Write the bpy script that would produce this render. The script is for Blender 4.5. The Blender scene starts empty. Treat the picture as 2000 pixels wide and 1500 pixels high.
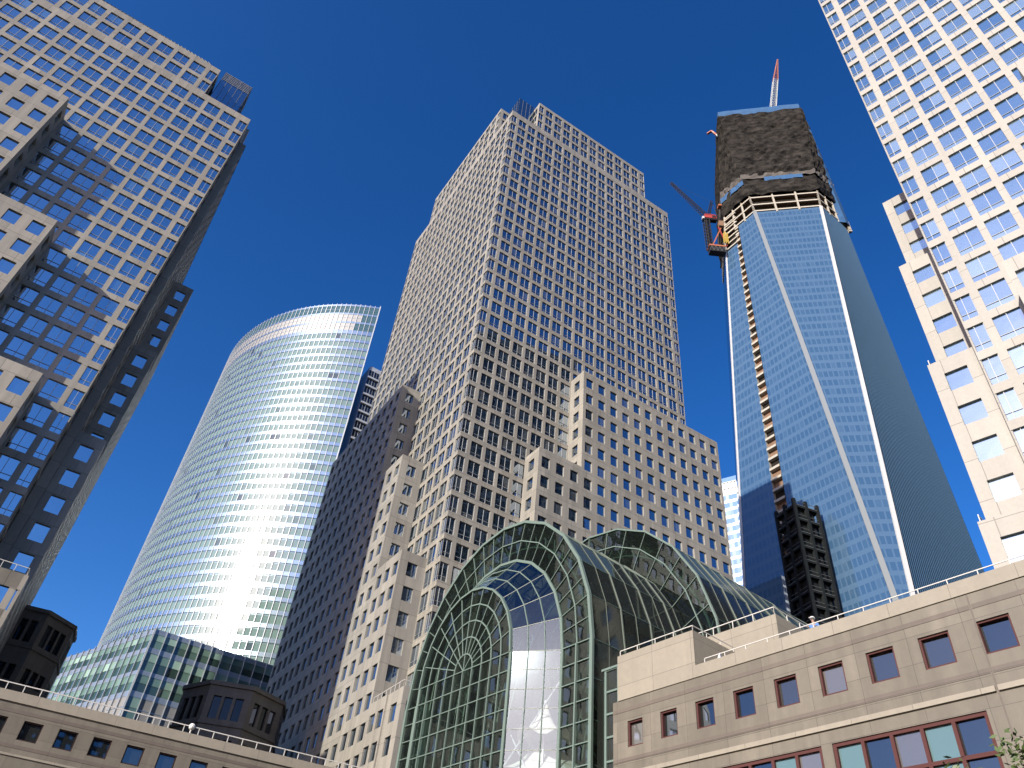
import bpy, math, random
from math import radians, sin, cos, pi, sqrt
from mathutils import Vector, Matrix
random.seed(7)
C = bpy.data.collections.new("place"); bpy.context.scene.collection.children.link(C)
scene = bpy.context.scene
SUN_YAW, SUN_EL = 218.3, 24.0

# ------------------------------------------------------------------ materials
MATS = {}
def new_mat(name):
    m = bpy.data.materials.new(name); m.use_nodes = True
    nt = m.node_tree; nt.nodes.clear()
    out = nt.nodes.new('ShaderNodeOutputMaterial')
    MATS[name] = m
    return m, nt, out
def node(nt, typ, **kw):
    n = nt.nodes.new(typ)
    for k, v in kw.items():
        if k.startswith('_'): setattr(n, k[1:], v)
        else: n.inputs[k.replace('__', ' ')].default_value = v
    return n
def lk(nt, a, ao, b, bi): nt.links.new(a.outputs[ao], b.inputs[bi])
def col(c): return (c[0], c[1], c[2], 1.0)
AL = 0.64      # all surface colours below were picked a stop too light
def dim(c, k=None): return [x*(AL if k is None else k) for x in c]

def principled(name, base, rough=0.5, metal=0.0, ior=1.5, noise=0.0, nscale=1.0, bump=0.0, spec=0.5):
    base = dim(base, AL*(1-metal)+.85*metal)
    m, nt, out = new_mat(name)
    p = node(nt, 'ShaderNodeBsdfPrincipled', Roughness=rough, Metallic=metal, IOR=ior)
    p.inputs['Base Color'].default_value = col(base)
    p.inputs['Specular IOR Level'].default_value = spec
    lk(nt, p, 0, out, 0)
    if noise or bump:
        g = node(nt, 'ShaderNodeNewGeometry')
        nz = node(nt, 'ShaderNodeTexNoise', Scale=nscale, Detail=6.0, Roughness=0.6)
        lk(nt, g, 'Position', nz, 'Vector')
        if noise:
            mx = node(nt, 'ShaderNodeMix', _data_type='RGBA', _blend_type='MIX')
            mx.inputs[6].default_value = col([x*(1-noise) for x in base]); mx.inputs[7].default_value = col([min(1, x*(1+noise)) for x in base])
            lk(nt, nz, 'Fac', mx, 0); nt.links.new(mx.outputs[2], p.inputs['Base Color'])
        if bump:
            b = node(nt, 'ShaderNodeBump', Strength=bump, Distance=0.05); lk(nt, nz, 'Fac', b, 'Height'); lk(nt, b, 0, p, 'Normal')
    return m

def stone(name, base, bw=3.1, bh=4.19, joint=0.035, rough=0.55, streak=0.20, var=0.11, offs=0.0, jdark=0.5):
    """granite cladding: panel joints, panel-to-panel tone, rain streaks"""
    base = dim(base)
    m, nt, out = new_mat(name)
    p = node(nt, 'ShaderNodeBsdfPrincipled', Roughness=rough)
    p.inputs['Specular IOR Level'].default_value = 0.35
    uv = node(nt, 'ShaderNodeUVMap'); uv.uv_map = 'UVMap'
    br = node(nt, 'ShaderNodeTexBrick', Scale=1.0)
    br.offset = offs; br.squash = 1.0
    br.inputs['Brick Width'].default_value = bw; br.inputs['Row Height'].default_value = bh
    br.inputs['Mortar Size'].default_value = joint; br.inputs['Mortar Smooth'].default_value = 0.2
    br.inputs['Color1'].default_value = col([x*(1-var) for x in base]); br.inputs['Color2'].default_value = col([x*(1+var) for x in base])
    br.inputs['Mortar'].default_value = col([x*jdark for x in base]); br.inputs['Bias'].default_value = 0.0
    lk(nt, uv, 0, br, 'Vector')
    g = node(nt, 'ShaderNodeNewGeometry')
    # fine grain
    n1 = node(nt, 'ShaderNodeTexNoise', Scale=3.0, Detail=8.0, Roughness=0.7); lk(nt, g, 'Position', n1, 'Vector')
    # streaks: noise squeezed along z
    mp = node(nt, 'ShaderNodeMapping'); mp.inputs['Scale'].default_value = (0.9, 0.9, 0.07); lk(nt, g, 'Position', mp, 'Vector')
    n2 = node(nt, 'ShaderNodeTexNoise', Scale=1.0, Detail=5.0, Roughness=0.65); lk(nt, mp, 0, n2, 'Vector')
    r1 = node(nt, 'ShaderNodeMapRange'); r1.inputs['From Min'].default_value = .3; r1.inputs['From Max'].default_value = .7
    r1.inputs['To Min'].default_value = 1-streak; r1.inputs['To Max'].default_value = 1+streak*.6; lk(nt, n2, 'Fac', r1, 'Value')
    r2 = node(nt, 'ShaderNodeMapRange'); r2.inputs['From Min'].default_value = .3; r2.inputs['From Max'].default_value = .7
    r2.inputs['To Min'].default_value = .93; r2.inputs['To Max'].default_value = 1.06; lk(nt, n1, 'Fac', r2, 'Value')
    mu = node(nt, 'ShaderNodeMath', _operation='MULTIPLY'); lk(nt, r1, 0, mu, 0); lk(nt, r2, 0, mu, 1)
    vm = node(nt, 'ShaderNodeVectorMath', _operation='SCALE'); lk(nt, br, 'Color', vm, 0); lk(nt, mu, 0, vm, 'Scale')
    nt.links.new(vm.outputs[0], p.inputs['Base Color'])
    bp = node(nt, 'ShaderNodeBump', Strength=0.12, Distance=0.03); lk(nt, n1, 'Fac', bp, 'Height'); lk(nt, bp, 0, p, 'Normal')
    lk(nt, p, 0, out, 0)
    return m

def glass(name, base=(0.014, 0.026, 0.040), ior=5.0, rough=0.02, tint=(0.75, 0.87, 1.0), blind=(0.16, 0.17, 0.16), pblind=0.22, wave=0.3, wscale=0.35):
    """reflecting window glass; each pane (mesh island) differs a little inside, some with a lowered blind"""
    base = dim(base); blind = dim(blind)
    m, nt, out = new_mat(name)
    p = node(nt, 'ShaderNodeBsdfPrincipled', Roughness=rough, IOR=ior)
    p.inputs['Specular Tint'].default_value = col(tint)
    g = node(nt, 'ShaderNodeNewGeometry')
    oi = node(nt, 'ShaderNodeObjectInfo')
    ad = node(nt, 'ShaderNodeMath', _operation='ADD'); lk(nt, g, 'Random Per Island', ad, 0); lk(nt, oi, 'Random', ad, 1)
    fr = node(nt, 'ShaderNodeMath', _operation='FRACT'); lk(nt, ad, 0, fr, 0)
    gt = node(nt, 'ShaderNodeMapRange'); gt.inputs['From Min'].default_value = 1-pblind; gt.inputs['From Max'].default_value = 1.0; lk(nt, fr, 0, gt, 'Value')
    mx = node(nt, 'ShaderNodeMix', _data_type='RGBA'); mx.inputs[6].default_value = col(base); mx.inputs[7].default_value = col(blind)
    lk(nt, gt, 0, mx, 0); nt.links.new(mx.outputs[2], p.inputs['Base Color'])
    if wave:
        nz = node(nt, 'ShaderNodeTexNoise', Scale=wscale, Detail=2.0); lk(nt, g, 'Position', nz, 'Vector')
        b = node(nt, 'ShaderNodeBump', Strength=wave, Distance=0.05); lk(nt, nz, 'Fac', b, 'Height'); lk(nt, b, 0, p, 'Normal')
    lk(nt, p, 0, out, 0)
    return m

def clear_glass(name, tint=(0.36, 0.46, 0.42), ior=1.75, rough=0.015, wave=0.15, refl=(0.9, 1, 0.97), dust=0.0, dustc=(.05,.056,.048)):
    """tinted see-through glazing"""
    m, nt, out = new_mat(name)
    tr = node(nt, 'ShaderNodeBsdfTransparent'); tr.inputs[0].default_value = col(tint)
    gl = node(nt, 'ShaderNodeBsdfGlossy', Roughness=rough); gl.inputs[0].default_value = col(refl)
    f = node(nt, 'ShaderNodeFresnel', IOR=ior)
    g = node(nt, 'ShaderNodeNewGeometry')
    nz = node(nt, 'ShaderNodeTexNoise', Scale=0.5, Detail=2.0); lk(nt, g, 'Position', nz, 'Vector')
    b = node(nt, 'ShaderNodeBump', Strength=wave, Distance=0.03); lk(nt, nz, 'Fac', b, 'Height'); lk(nt, b, 0, gl, 'Normal')
    mx = node(nt, 'ShaderNodeMixShader'); lk(nt, f, 0, mx, 0); lk(nt, tr, 0, mx, 1); lk(nt, gl, 0, mx, 2)
    if dust:
        df = node(nt, 'ShaderNodeBsdfDiffuse'); df.inputs[0].default_value = col(dustc)
        m2 = node(nt, 'ShaderNodeMixShader'); m2.inputs[0].default_value = dust; lk(nt, mx, 0, m2, 1); lk(nt, df, 0, m2, 2); lk(nt, m2, 0, out, 0)
    else: lk(nt, mx, 0, out, 0)
    return m

STONE_A = stone('granite_centre', (0.365, 0.345, 0.30))
STONE_L = stone('granite_west', (0.405, 0.372, 0.315), bh=4.12)
STONE_D = stone('granite_south', (0.425, 0.40, 0.358), bh=4.15, streak=0.07, var=.06)
STONE_POD = stone('granite_podium', (0.205, 0.182, 0.145), bw=2.55, bh=1.22, joint=0.012, rough=0.5, streak=0.2, var=0.13)
STONE_BAND = stone('granite_band', (0.16, 0.132, 0.11), bw=5.1, bh=8.0, joint=0.012, streak=0.12)
STONE_PALE = stone('granite_pale', (0.345, 0.31, 0.25), bw=2.9, bh=1.45, joint=0.014, streak=0.08, var=0.05)
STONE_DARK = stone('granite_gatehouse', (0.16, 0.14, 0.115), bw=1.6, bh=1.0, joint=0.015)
GLASS = glass('office_glass')
GLASS_L = glass('office_glass_west', base=(0.02, 0.04, 0.06), ior=9.0, tint=(.85,.95,1), pblind=.2, blind=(.16,.26,.27))
GLASS_D = glass('office_glass_south', base=(0.09, 0.17, 0.27), tint=(0.85, 0.97, 1.0), wave=0.35, ior=9.0, blind=(.42,.54,.62), pblind=.6)  # pale base and blind tones stand in for the hazy sky it reflects
GLASS_SH = glass('shade_toned_office_glass', base=(0.01, 0.012, 0.014), ior=1.7, pblind=.1)  # office glass again, the sides' shade put into its dark colour and low IOR
GLASS_POD = glass('podium_glass', base=(0.015, 0.018, 0.018), ior=2.2, pblind=0.45, blind=(.16,.15,.135), wave=0.2)
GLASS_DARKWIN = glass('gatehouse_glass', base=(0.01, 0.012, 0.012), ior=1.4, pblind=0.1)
TEAL = glass('teal_blind_glass', base=(0.13, 0.22, 0.22), ior=1.8, pblind=0.0, wave=0.1)
FRAME_W = principled('white_window_bar', (0.44, 0.46, 0.47), 0.45)
FRAME_DK = principled('dark_window_bar', (0.16, 0.18, 0.19), 0.5)
FRAME_G = principled('grey_window_bar', (0.36, 0.37, 0.37), 0.45)
MAROON = principled('maroon_frame', (0.105, 0.042, 0.04), 0.8, spec=.15)
DARKFR = principled('dark_frame', (0.035, 0.02, 0.02), 0.8, spec=.15)
ROOFM = principled('roof_membrane', (0.25, 0.24, 0.22), 0.9, noise=.2)
COPPER = principled('weathered_copper', (0.085, 0.095, 0.075), 0.6, noise=.25, nscale=.5)
GREEN = principled('pale_green_steel', (0.165, 0.23, 0.20), 0.45)
GREEN_M = principled('rib_steel', (0.15, 0.18, 0.15), 0.5)
GREEN_D = principled('dark_green_steel', (0.09, 0.15, 0.125), 0.45)
RAIL = principled('white_rail_paint', (0.72, 0.70, 0.66), 0.4)
STEELW = principled('stainless_edge', (0.72, 0.72, 0.71), 0.5, metal=0.2)
STEELG = principled('grey_edge', (0.17, 0.20, 0.23), 0.6)
WG_GLASS = clear_glass('hall_glass', tint=(0.44, 0.54, 0.49), ior=1.65, dust=.05, dustc=(.07,.09,.08))
WG_ROOF = clear_glass('vault_glass', tint=(0.13, 0.155, 0.14), ior=1.6, rough=0.06, dust=.24)
WG_BRIGHT = clear_glass('splay_glass', tint=(0.72, 0.78, 0.78), ior=1.9, rough=0.04, wave=0.08, refl=(.72,.90,1.0))
FABRIC = principled('white_fabric', (0.82, 0.80, 0.74), 0.8)
PLAZA = principled('plaza_paving', (0.17, 0.16, 0.145), 0.8, noise=.15, nscale=.3)
WATER = principled('river_water', (0.02, 0.035, 0.04), 0.12, bump=.6, nscale=.4)
BUSHM = principled('leaf_green', (0.075, 0.12, 0.028), 0.55, noise=.5, nscale=2.0)
BARK = principled('bark', (0.10, 0.075, 0.05), 0.9, noise=.3, nscale=4)
INNER = principled('hall_interior', (0.10, 0.095, 0.08), 0.9, noise=.3, nscale=.4)

# ------------------------------------------------------------------ mesh builder
class MB:
    def __init__(s): s.v = []; s.f = []; s.m = []; s.uv = []; s.mats = []; s.smooth = False
    def mi(s, mat):
        if mat not in s.mats: s.mats.append(mat)
        return s.mats.index(mat)
    def poly(s, pts, mat, uv=None):
        i = len(s.v); s.v += [tuple(p) for p in pts]; s.f.append(tuple(range(i, i+len(pts)))); s.m.append(s.mi(mat))
        s.uv += list(uv) if uv else [(p[0]+p[1], p[2]) for p in pts]
    def box(s, lo, hi, mat, M=None):
        x0, y0, z0 = lo; x1, y1, z1 = hi
        c = [(x0,y0,z0),(x1,y0,z0),(x1,y1,z0),(x0,y1,z0),(x0,y0,z1),(x1,y0,z1),(x1,y1,z1),(x0,y1,z1)]
        if M: c = [tuple(M @ Vector(p)) for p in c]
        L = {0:(0,2),1:(0,2),2:(0,1)}
        for q, w in (((0,1,5,4),'x'),((1,2,6,5),'y'),((2,3,7,6),'x'),((3,0,4,7),'y'),((4,5,6,7),'t'),((3,2,1,0),'t')):
            P = [c[k] for k in q]
            if w == 'x': uv = [(p[0], p[2]) for p in P]
            elif w == 'y': uv = [(p[1], p[2]) for p in P]
            else: uv = [(p[0]*.01+.5, p[1]*.01+.5) for p in P]
            s.poly(P, mat, uv)
    def bar(s, a, b, w, h, mat, up=(0,0,1)):
        """rectangular bar from a to b"""
        a = Vector(a); b = Vector(b); d = (b-a)
        if d.length < 1e-6: return
        d.normalize(); u = Vector(up)
        if abs(d.dot(u)) > .98: u = Vector((0,1,0)) if abs(d.y) < .9 else Vector((1,0,0))
        x = d.cross(u).normalized()*w/2; y = x.cross(d).normalized()*h/2
        A = [a-x-y, a+x-y, a+x+y, a-x+y]; B = [p+(b-a) for p in A]
        for k in range(4):
            s.poly([A[k], A[(k+1)%4], B[(k+1)%4], B[k]], mat)
        s.poly(A[::-1], mat); s.poly(B, mat)
    def tube(s, a, b, r, mat, n=6, r2=None):
        a = Vector(a); b = Vector(b); d = (b-a).normalized(); u = Vector((0,0,1)) if abs(d.z) < .95 else Vector((1,0,0))
        x = d.cross(u).normalized(); y = x.cross(d); r2 = r if r2 is None else r2
        A = [a+(x*cos(2*pi*k/n)+y*sin(2*pi*k/n))*r for k in range(n)]; B = [b+(x*cos(2*pi*k/n)+y*sin(2*pi*k/n))*r2 for k in range(n)]
        for k in range(n): s.poly([A[k], A[(k+1)%n], B[(k+1)%n], B[k]], mat)
        s.poly(A[::-1], mat); s.poly(B, mat)
    def mesh(s, name):
        me = bpy.data.meshes.new(name); me.from_pydata(s.v, [], s.f)
        for m in s.mats: me.materials.append(m)
        me.polygons.foreach_set('material_index', s.m)
        l = me.uv_layers.new(name='UVMap'); flat = [c for t in s.uv for c in t]; l.data.foreach_set('uv', flat)
        me.update()
        return me
    def build(s, name, parent=None):
        if not s.f: return None
        o = bpy.data.objects.new(name, s.mesh(name)); C.objects.link(o)
        if parent: o.parent = parent
        return o

def thing(name, label, cat, loc=(0,0,0), rotz=0.0, group=None):
    o = bpy.data.objects.new(name, None); C.objects.link(o); o.empty_display_size = 1
    o.location = loc; o.rotation_euler = (0, 0, rotz); o['label'] = label; o['category'] = cat
    if group: o['group'] = group
    return o
def tag(o, label, cat, group=None):
    o['label'] = label; o['category'] = cat
    if group: o['group'] = group
    return o
def struct(o): o['kind'] = 'structure'; return o

# ------------------------------------------------------------------ windowed walls
WINDOWS = []            # every window: owner, centre etc.; made into objects at the end
def facade(mb, owner, o, e, n, W, z0, z1, cols, rows, rec, kind, mat, u0=0.0):
    o = Vector(o); e = Vector(e); n = Vector(n)
    def P(u, z, d=0.0): return (o.x+e.x*u-n.x*d, o.y+e.y*u-n.y*d, z)
    def Q(ua, ub, za, zb):
        if ub-ua > 1e-4 and zb-za > 1e-4:
            mb.poly([P(ua,za), P(ub,za), P(ub,zb), P(ua,zb)], mat, [(u0+ua,za),(u0+ub,za),(u0+ub,zb),(u0+ua,zb)])
    rows = sorted([(max(a, z0), min(b, z1)) for a, b in rows if b > z0+.4 and a < z1-.4])
    pu = 0.0
    for a, b in cols:
        Q(pu, a, z0, z1); pu = b
        pz = z0
        for c, d in rows:
            Q(a, b, pz, c); pz = d
            for (A, B) in (((a,c),(b,c)), ((b,c),(b,d)), ((b,d),(a,d)), ((a,d),(a,c))):
                mb.poly([P(*A), P(*B), P(*B, rec), P(*A, rec)], mat, [(u0+A[0],A[1]),(u0+B[0],B[1]),(u0+B[0],B[1]+.01),(u0+A[0],A[1]+.01)])
            WINDOWS.append(dict(owner=owner, p=P((a+b)/2, (c+d)/2, rec), e=tuple(e), n=tuple(n), w=b-a, h=d-c, kind=kind))
        Q(a, b, pz, z1)
    Q(pu, W, z0, z1)

def grid_rows(sill0, pitch, h, zlo, zhi):
    """sills at sill0 + k*pitch"""
    r = []; k = math.floor((zlo-sill0)/pitch)-1
    while sill0+k*pitch < zhi:
        a = sill0+k*pitch
        if a >= zlo-2 and a+h <= zhi-.3: r.append((a, a+h))
        k += 1
    return r
def cols_main(W, half=(True, True), ww=2.42):
    a = 2.05 if half[0] else .35; b = 2.05 if half[1] else .35
    n = max(1, round((W-a-b)/3.1)); p = (W-a-b)/n; c = []
    if half[0]: c.append((.07, 1.62))
    for i in range(n):
        m = a+p*(i+.5); c.append((m-ww/2, m+ww/2))
    if half[1]: c.append((W-1.62, W-.07))
    return c
def cols_wing(W, ww=1.78, pitch=3.1):
    n = max(1, round(W/pitch)); p = W/n
    return [(p*(i+.5)-ww/2, p*(i+.5)+ww/2) for i in range(n)]

def window_mesh(kind, w, h):
    """pane + bars, centred on the hole, local x = along the wall, y = into the wall, z = up"""
    mb = MB()
    def pane(x0, x1, z0, z1, mat, y=0.0, tilt=0.0):
        mb.poly([(x0,y-tilt,z0),(x1,y+tilt,z0),(x1,y+tilt,z1),(x0,y-tilt,z1)], mat)
    def bar(x0, x1, z0, z1, mat, d=.07):
        mb.poly([(x0,-d,z0),(x1,-d,z0),(x1,-d,z1),(x0,-d,z1)], mat)
        mb.poly([(x0,-d,z1),(x1,-d,z1),(x1,0,z1),(x0,0,z1)], mat); mb.poly([(x0,-d,z0),(x0,0,z0),(x1,0,z0),(x1,-d,z0)], mat)
        mb.poly([(x0,-d,z0),(x0,-d,z1),(x0,0,z1),(x0,0,z0)], mat); mb.poly([(x1,-d,z0),(x1,0,z0),(x1,0,z1),(x1,-d,z1)], mat)
    W, H = w/2, h/2
    if kind in ('main', 'main_d', 'main_l', 'main_s'):
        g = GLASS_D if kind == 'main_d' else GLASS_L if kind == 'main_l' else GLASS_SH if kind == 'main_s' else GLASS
        t = .024
        mid = 0.0 if w > 2 else -w*.06
        zt = -H+h*.26
        for x0, x1 in ((-W, mid-t), (mid+t, W)):
            tl = random.uniform(-.006, .006)
            if h > 2:
                pane(x0, x1, -H, zt-t, g, 0, tl); pane(x0, x1, zt+t, H, g, 0, random.uniform(-.006,.006))
                bar(x0, x1, zt-t, zt+t, FRAME_W)
            else: pane(x0, x1, -H, H, g, 0, tl)
        bar(mid-t*1.2, mid+t*1.2, -H, H, FRAME_W, .07)
        if w < 2: bar(-W, -W+.06, -H, H, FRAME_W); bar(W-.06, W, -H, H, FRAME_W)
    elif kind in ('wing', 'wing_d', 'wing_l'):
        pane(-W, W, -H, H, GLASS_D if kind == 'wing_d' else GLASS_L if kind == 'wing_l' else GLASS, 0, random.uniform(-.012,.012))
    elif kind == 'gate':
        pane(-W, W, -H, H, GLASS_DARKWIN)
    elif kind == 'curtain':
        pane(-W, W, -H, H-.42, GS_WIN, 0, random.uniform(-.01,.01)); pane(-W, W, H-.34, H, GS_WIN2, .02); bar(-W, W, H-.42, H-.34, GS_METAL, .03)
    elif kind == 'louver':
        pane(-W, W, -H, -.05, GS_LOUV, 0); pane(-W, W, .05, H, GS_LOUV, 0); bar(-W, W, -.05, .05, GS_METAL, .05)
    elif kind == 'topglass':
        pane(-W, W, -H, -.05, GS_TOP, 0); pane(-W, W, .05, H, GS_TOP, 0); bar(-W, W, -.05, .05, GS_METAL, .05)
    elif kind == 'rear':
        pane(-W, W, -H, H, GS_DARK, 0); bar(-.05, .05, -H, H, FRAME_G, .05)
    elif kind == 'annex':
        pane(-W, W, -H, H*.02, AN_LOW, 0, random.uniform(-.01,.01)); pane(-W, W, H*.06, H, AN_UP, 0, random.uniform(-.01,.01)); bar(-W, W, H*.02, H*.06, GREEN_D, .04)
    elif kind == 'annex_louver':
        pane(-W, W, -H, -.03, GS_LOUV); pane(-W, W, .03, H, GS_LOUV); bar(-W, W, -.03, .03, GS_METAL, .04)
    return mb

GS_WIN = glass('tower_green_glass', base=(0.20, 0.30, 0.275), ior=1.9, tint=(1,1,1), blind=(0.05, 0.07, 0.085), pblind=0.05, wave=0.1, rough=.06)
GS_WIN2 = glass('tower_strip_glass', base=(0.09, 0.15, 0.14), ior=1.6, tint=(1,1,1), pblind=0.0, wave=0)  # darker glass strip along the top of each window
GS_TOP = glass('tower_top_glass', base=(0.06, 0.13, 0.14), ior=1.8, tint=(1,1,1), pblind=0.0, wave=.1)
GS_DARK = glass('tower_rear_glass', base=(0.012, 0.018, 0.03), ior=1.7, pblind=0.1, wave=.1)
GS_LOUV = principled('grey_louver', (0.33, 0.325, 0.315), 0.5, metal=.3)
GS_METAL = principled('brushed_spandrel', (0.46, 0.57, 0.66), 0.23, metal=0.9, bump=.12, nscale=.8)
GS_FIN = principled('white_fin', (0.58, 0.62, 0.66), 0.4, metal=.3)
AN_LOW = glass('annex_glass_low', base=(0.04, 0.075, 0.06), ior=1.75, tint=(1,1,1), blind=(0.16,.27,.22), pblind=0.5, wave=.1)
AN_UP = glass('annex_glass_up', base=(0.16, 0.26, 0.21), ior=1.7, tint=(1,1,1), blind=(0.40,.58,.48), pblind=0.6, wave=.1)
AN_METAL = principled('annex_spandrel', (0.36, 0.42, 0.50), 0.35, metal=0.6)

def roof_cap(mb, x0, x1, y0, y1, z, mat=ROOFM): mb.poly([(x0,y0,z),(x1,y0,z),(x1,y1,z),(x0,y1,z)], mat)

def shaft_box(mb, owner, x0, x1, y0, y1, z0, z1, rows, mat, kind='main', half=True, faces='FRBL'):
    h = (half, half)
    if 'F' in faces: facade(mb, owner, (x0,y0,0), (1,0,0), (0,-1,0), x1-x0, z0, z1, cols_main(x1-x0,h), rows, .2, kind, mat, x0)
    if 'B' in faces: facade(mb, owner, (x1,y1,0), (-1,0,0), (0,1,0), x1-x0, z0, z1, cols_main(x1-x0,h), rows, .2, kind, mat, 0)
    if 'L' in faces: facade(mb, owner, (x0,y1,0), (0,-1,0), (-1,0,0), y1-y0, z0, z1, cols_main(y1-y0,h), rows, .2, kind, mat, 0)
    if 'R' in faces: facade(mb, owner, (x1,y0,0), (0,1,0), (1,0,0), y1-y0, z0, z1, cols_main(y1-y0,h), rows, .2, kind, mat, y0)
    if 'F' in faces: roof_cap(mb, x0, x1, y0, y1, z1-.6)
def wing_box(owner, x0, x1, y0, y1, z1, sill, pitch, mat, kind='wing', ww=1.78, wh=2.4, faces='FRBL', name='setback_wing', z0=0.0):
    mb = MB()
    # the last row sits about 1.7 m under the parapet
    rows = grid_rows(z1-1.75-wh-20*pitch, pitch, wh, z0+.3, z1)
    f = lambda o, e, n, W, u0: facade(mb, owner, o, e, n, W, z0, z1, cols_wing(W, ww), rows, .25, kind, mat, u0)
    if 'F' in faces: f((x0,y0,0), (1,0,0), (0,-1,0), x1-x0, x0)
    if 'B' in faces: f((x1,y1,0), (-1,0,0), (0,1,0), x1-x0, 0)
    if 'L' in faces: f((x0,y1,0), (0,-1,0), (-1,0,0), y1-y0, 0)
    if 'R' in faces: f((x1,y0,0), (0,1,0), (1,0,0), y1-y0, y0)
    roof_cap(mb, x0, x1, y0, y1, z1-.5)
    # parapet inner faces and coping
    t = .35
    for (a, b, c, d) in ((x0,x1,y0,y0+t),(x0,x1,y1-t,y1),(x0,x0+t,y0+t,y1-t),(x1-t,x1,y0+t,y1-t)):
        mb.poly([(a,c,z1),(b,c,z1),(b,d,z1),(a,d,z1)], mat)
    for A, B in (((x0+t,y0+t),(x1-t,y0+t)),((x1-t,y0+t),(x1-t,y1-t)),((x1-t,y1-t),(x0+t,y1-t)),((x0+t,y1-t),(x0+t,y0+t))):
        mb.poly([(A[0],A[1],z1-.5),(B[0],B[1],z1-.5),(B[0],B[1],z1),(A[0],A[1],z1)], mat)
    return mb.build(name, owner)
def rail(owner, pts, z, h=.85, name='railing', mat=RAIL, step=1.3, r=.035, post_names='post'):
    """top rail + posts along a polyline"""
    mb = MB(); pb = MB()
    for (a, b) in zip(pts[:-1], pts[1:]):
        A = Vector((a[0],a[1],z+h)); B = Vector((b[0],b[1],z+h)); mb.bar(A, B, r*2, r*2, mat)
        n = max(1, int((B-A).length/step))
        for k in range(n+1):
            p = A.lerp(B, k/n); mb.bar((p.x,p.y,z), (p.x,p.y,z+h-r), r*1.8, r*1.8, mat)
    return mb.build(name, owner)
def glass_house(owner, x0, x1, y0, y1, z0, z1, name='glass_penthouse', louver=False):
    mb = MB()
    mb.box((x0,y0,z0), (x1,y1,z1), GLASS)
    for (ax, ay, bx, by) in ((x0,y0,x1,y0),(x0,y0,x0,y1),(x1,y0,x1,y1),(x0,y1,x1,y1)):
        L = math.hypot(bx-ax, by-ay); n = max(2, int(L/1.1))
        for k in range(n+1):
            px = ax+(bx-ax)*k/n; py = ay+(by-ay)*k/n
            mb.box((px-.05,py-.05,z0), (px+.05,py+.05,z1+.03), FRAME_DK)
        if louver:
            for k in range(6):
                z = z1-.25-k*.5; mb.bar((ax,ay,z), (bx,by,z), .16, .14, FRAME_G)
    return mb.build(name, owner)

# ================================================================== 1. centre tower
yaw = lambda deg: radians(90-deg)
TA = thing('office_tower', 'tan granite tower with stepped wings, tallest stone tower at the middle of the picture', 'skyscraper', (-8.13, 109.7, 0), yaw(60.5))
mb = MB(); S = 56.7
rowsA = grid_rows(58.94, 4.19, 3.15, 3, 202)
shaft_box(mb, TA, 0, S, 0, S, 0, 202.7, rowsA, STONE_A)
zt0, zt1 = 202.7, 216.0; rowsU = grid_rows(zt0+.35, 4.19, 3.15, zt0, zt1)
a, b = 8.2, 47.8
def cross_tier(mb, owner, a, b, S, z0, z1, rows, mat, mir=1):
    fl = lambda *A: facade(mb, owner, *A)
    h = cols_main
    for (o, e, n, W) in (((a,0,0),(1,0,0),(0,-1,0),b-a), ((b,S,0),(-1,0,0),(0,1,0),b-a), ((0,b,0),(0,-1,0),(-1,0,0),b-a), ((S,a,0),(0,1,0),(1,0,0),b-a)):
        fl(o, e, n, W, z0, z1, h(W), rows, .2, 'main', mat)
    for (o, e, n, W) in (((0,a,0),(1,0,0),(0,-1,0),a), ((a,a,0),(0,-1,0),(-1,0,0),a), ((b,0,0),(0,1,0),(1,0,0),a), ((b,a,0),(1,0,0),(0,-1,0),S-b),
                         ((a,b,0),(-1,0,0),(0,1,0),a), ((a,S,0),(0,-1,0),(-1,0,0),S-b), ((S,b,0),(-1,0,0),(0,1,0),S-b), ((b,b,0),(0,1,0),(1,0,0),S-b)):
        fl(o, e, n, W, z0, z1, h(W, (False, False)), rows, .2, 'main', mat)
    for (x0, x1, y0, y1) in ((a,b,0,S),(0,a,a,b),(b,S,a,b)): roof_cap(mb, x0, x1, y0, y1, z1-.5)
cross_tier(mb, TA, a, b, S, zt0, zt1, rowsU, STONE_A)
mb.build('wall', TA)
glass_house(TA, 3.0, 8.1, 3.0, 8.1, 202.1, 217.6)
for s0, s1, z in ((23.5, 61.3, 113.7), (13.9, 23.5, 88.9), (5.0, 13.9, 64.6), (-4.4, 5.0, 40.0)):
    wing_box(TA, s0, s1, -4.6, 0.0 if s0 > 0 else -.003, z, 0, 4.19, STONE_A, faces='FLR')
    if s0 > 0: wing_box(TA, -4.6, 0, s0, s1, z, 0, 4.19, STONE_A, faces='FLB')
wing_box(TA, -4.6, -.003, -.003, 5.0, 40.0, 0, 4.19, STONE_A, faces='FLB')
rail(TA, [(-4.4, -4.4), (-4.4, 4.8)], 40.0); rail(TA, [(-4.4, -4.4), (4.8, -4.4)], 40.0)

# ================================================================== 2. left tower
TL = thing('office_tower', 'shadow-crossed tan granite tower at the left edge with sunlit grid front', 'skyscraper', (-56.55, 82.48, 0), yaw(60.5))
mb = MB(); rowsL = grid_rows(133.05, 4.12, 3.1, 3, 137.2)
shaft_box(mb, TL, -S, 0, 0, S, 0, 137.9, rowsL, STONE_L, kind='main_l')
rowsU = grid_rows(137.9+.4, 4.12, 3.1, 137.9, 147.2)
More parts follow.
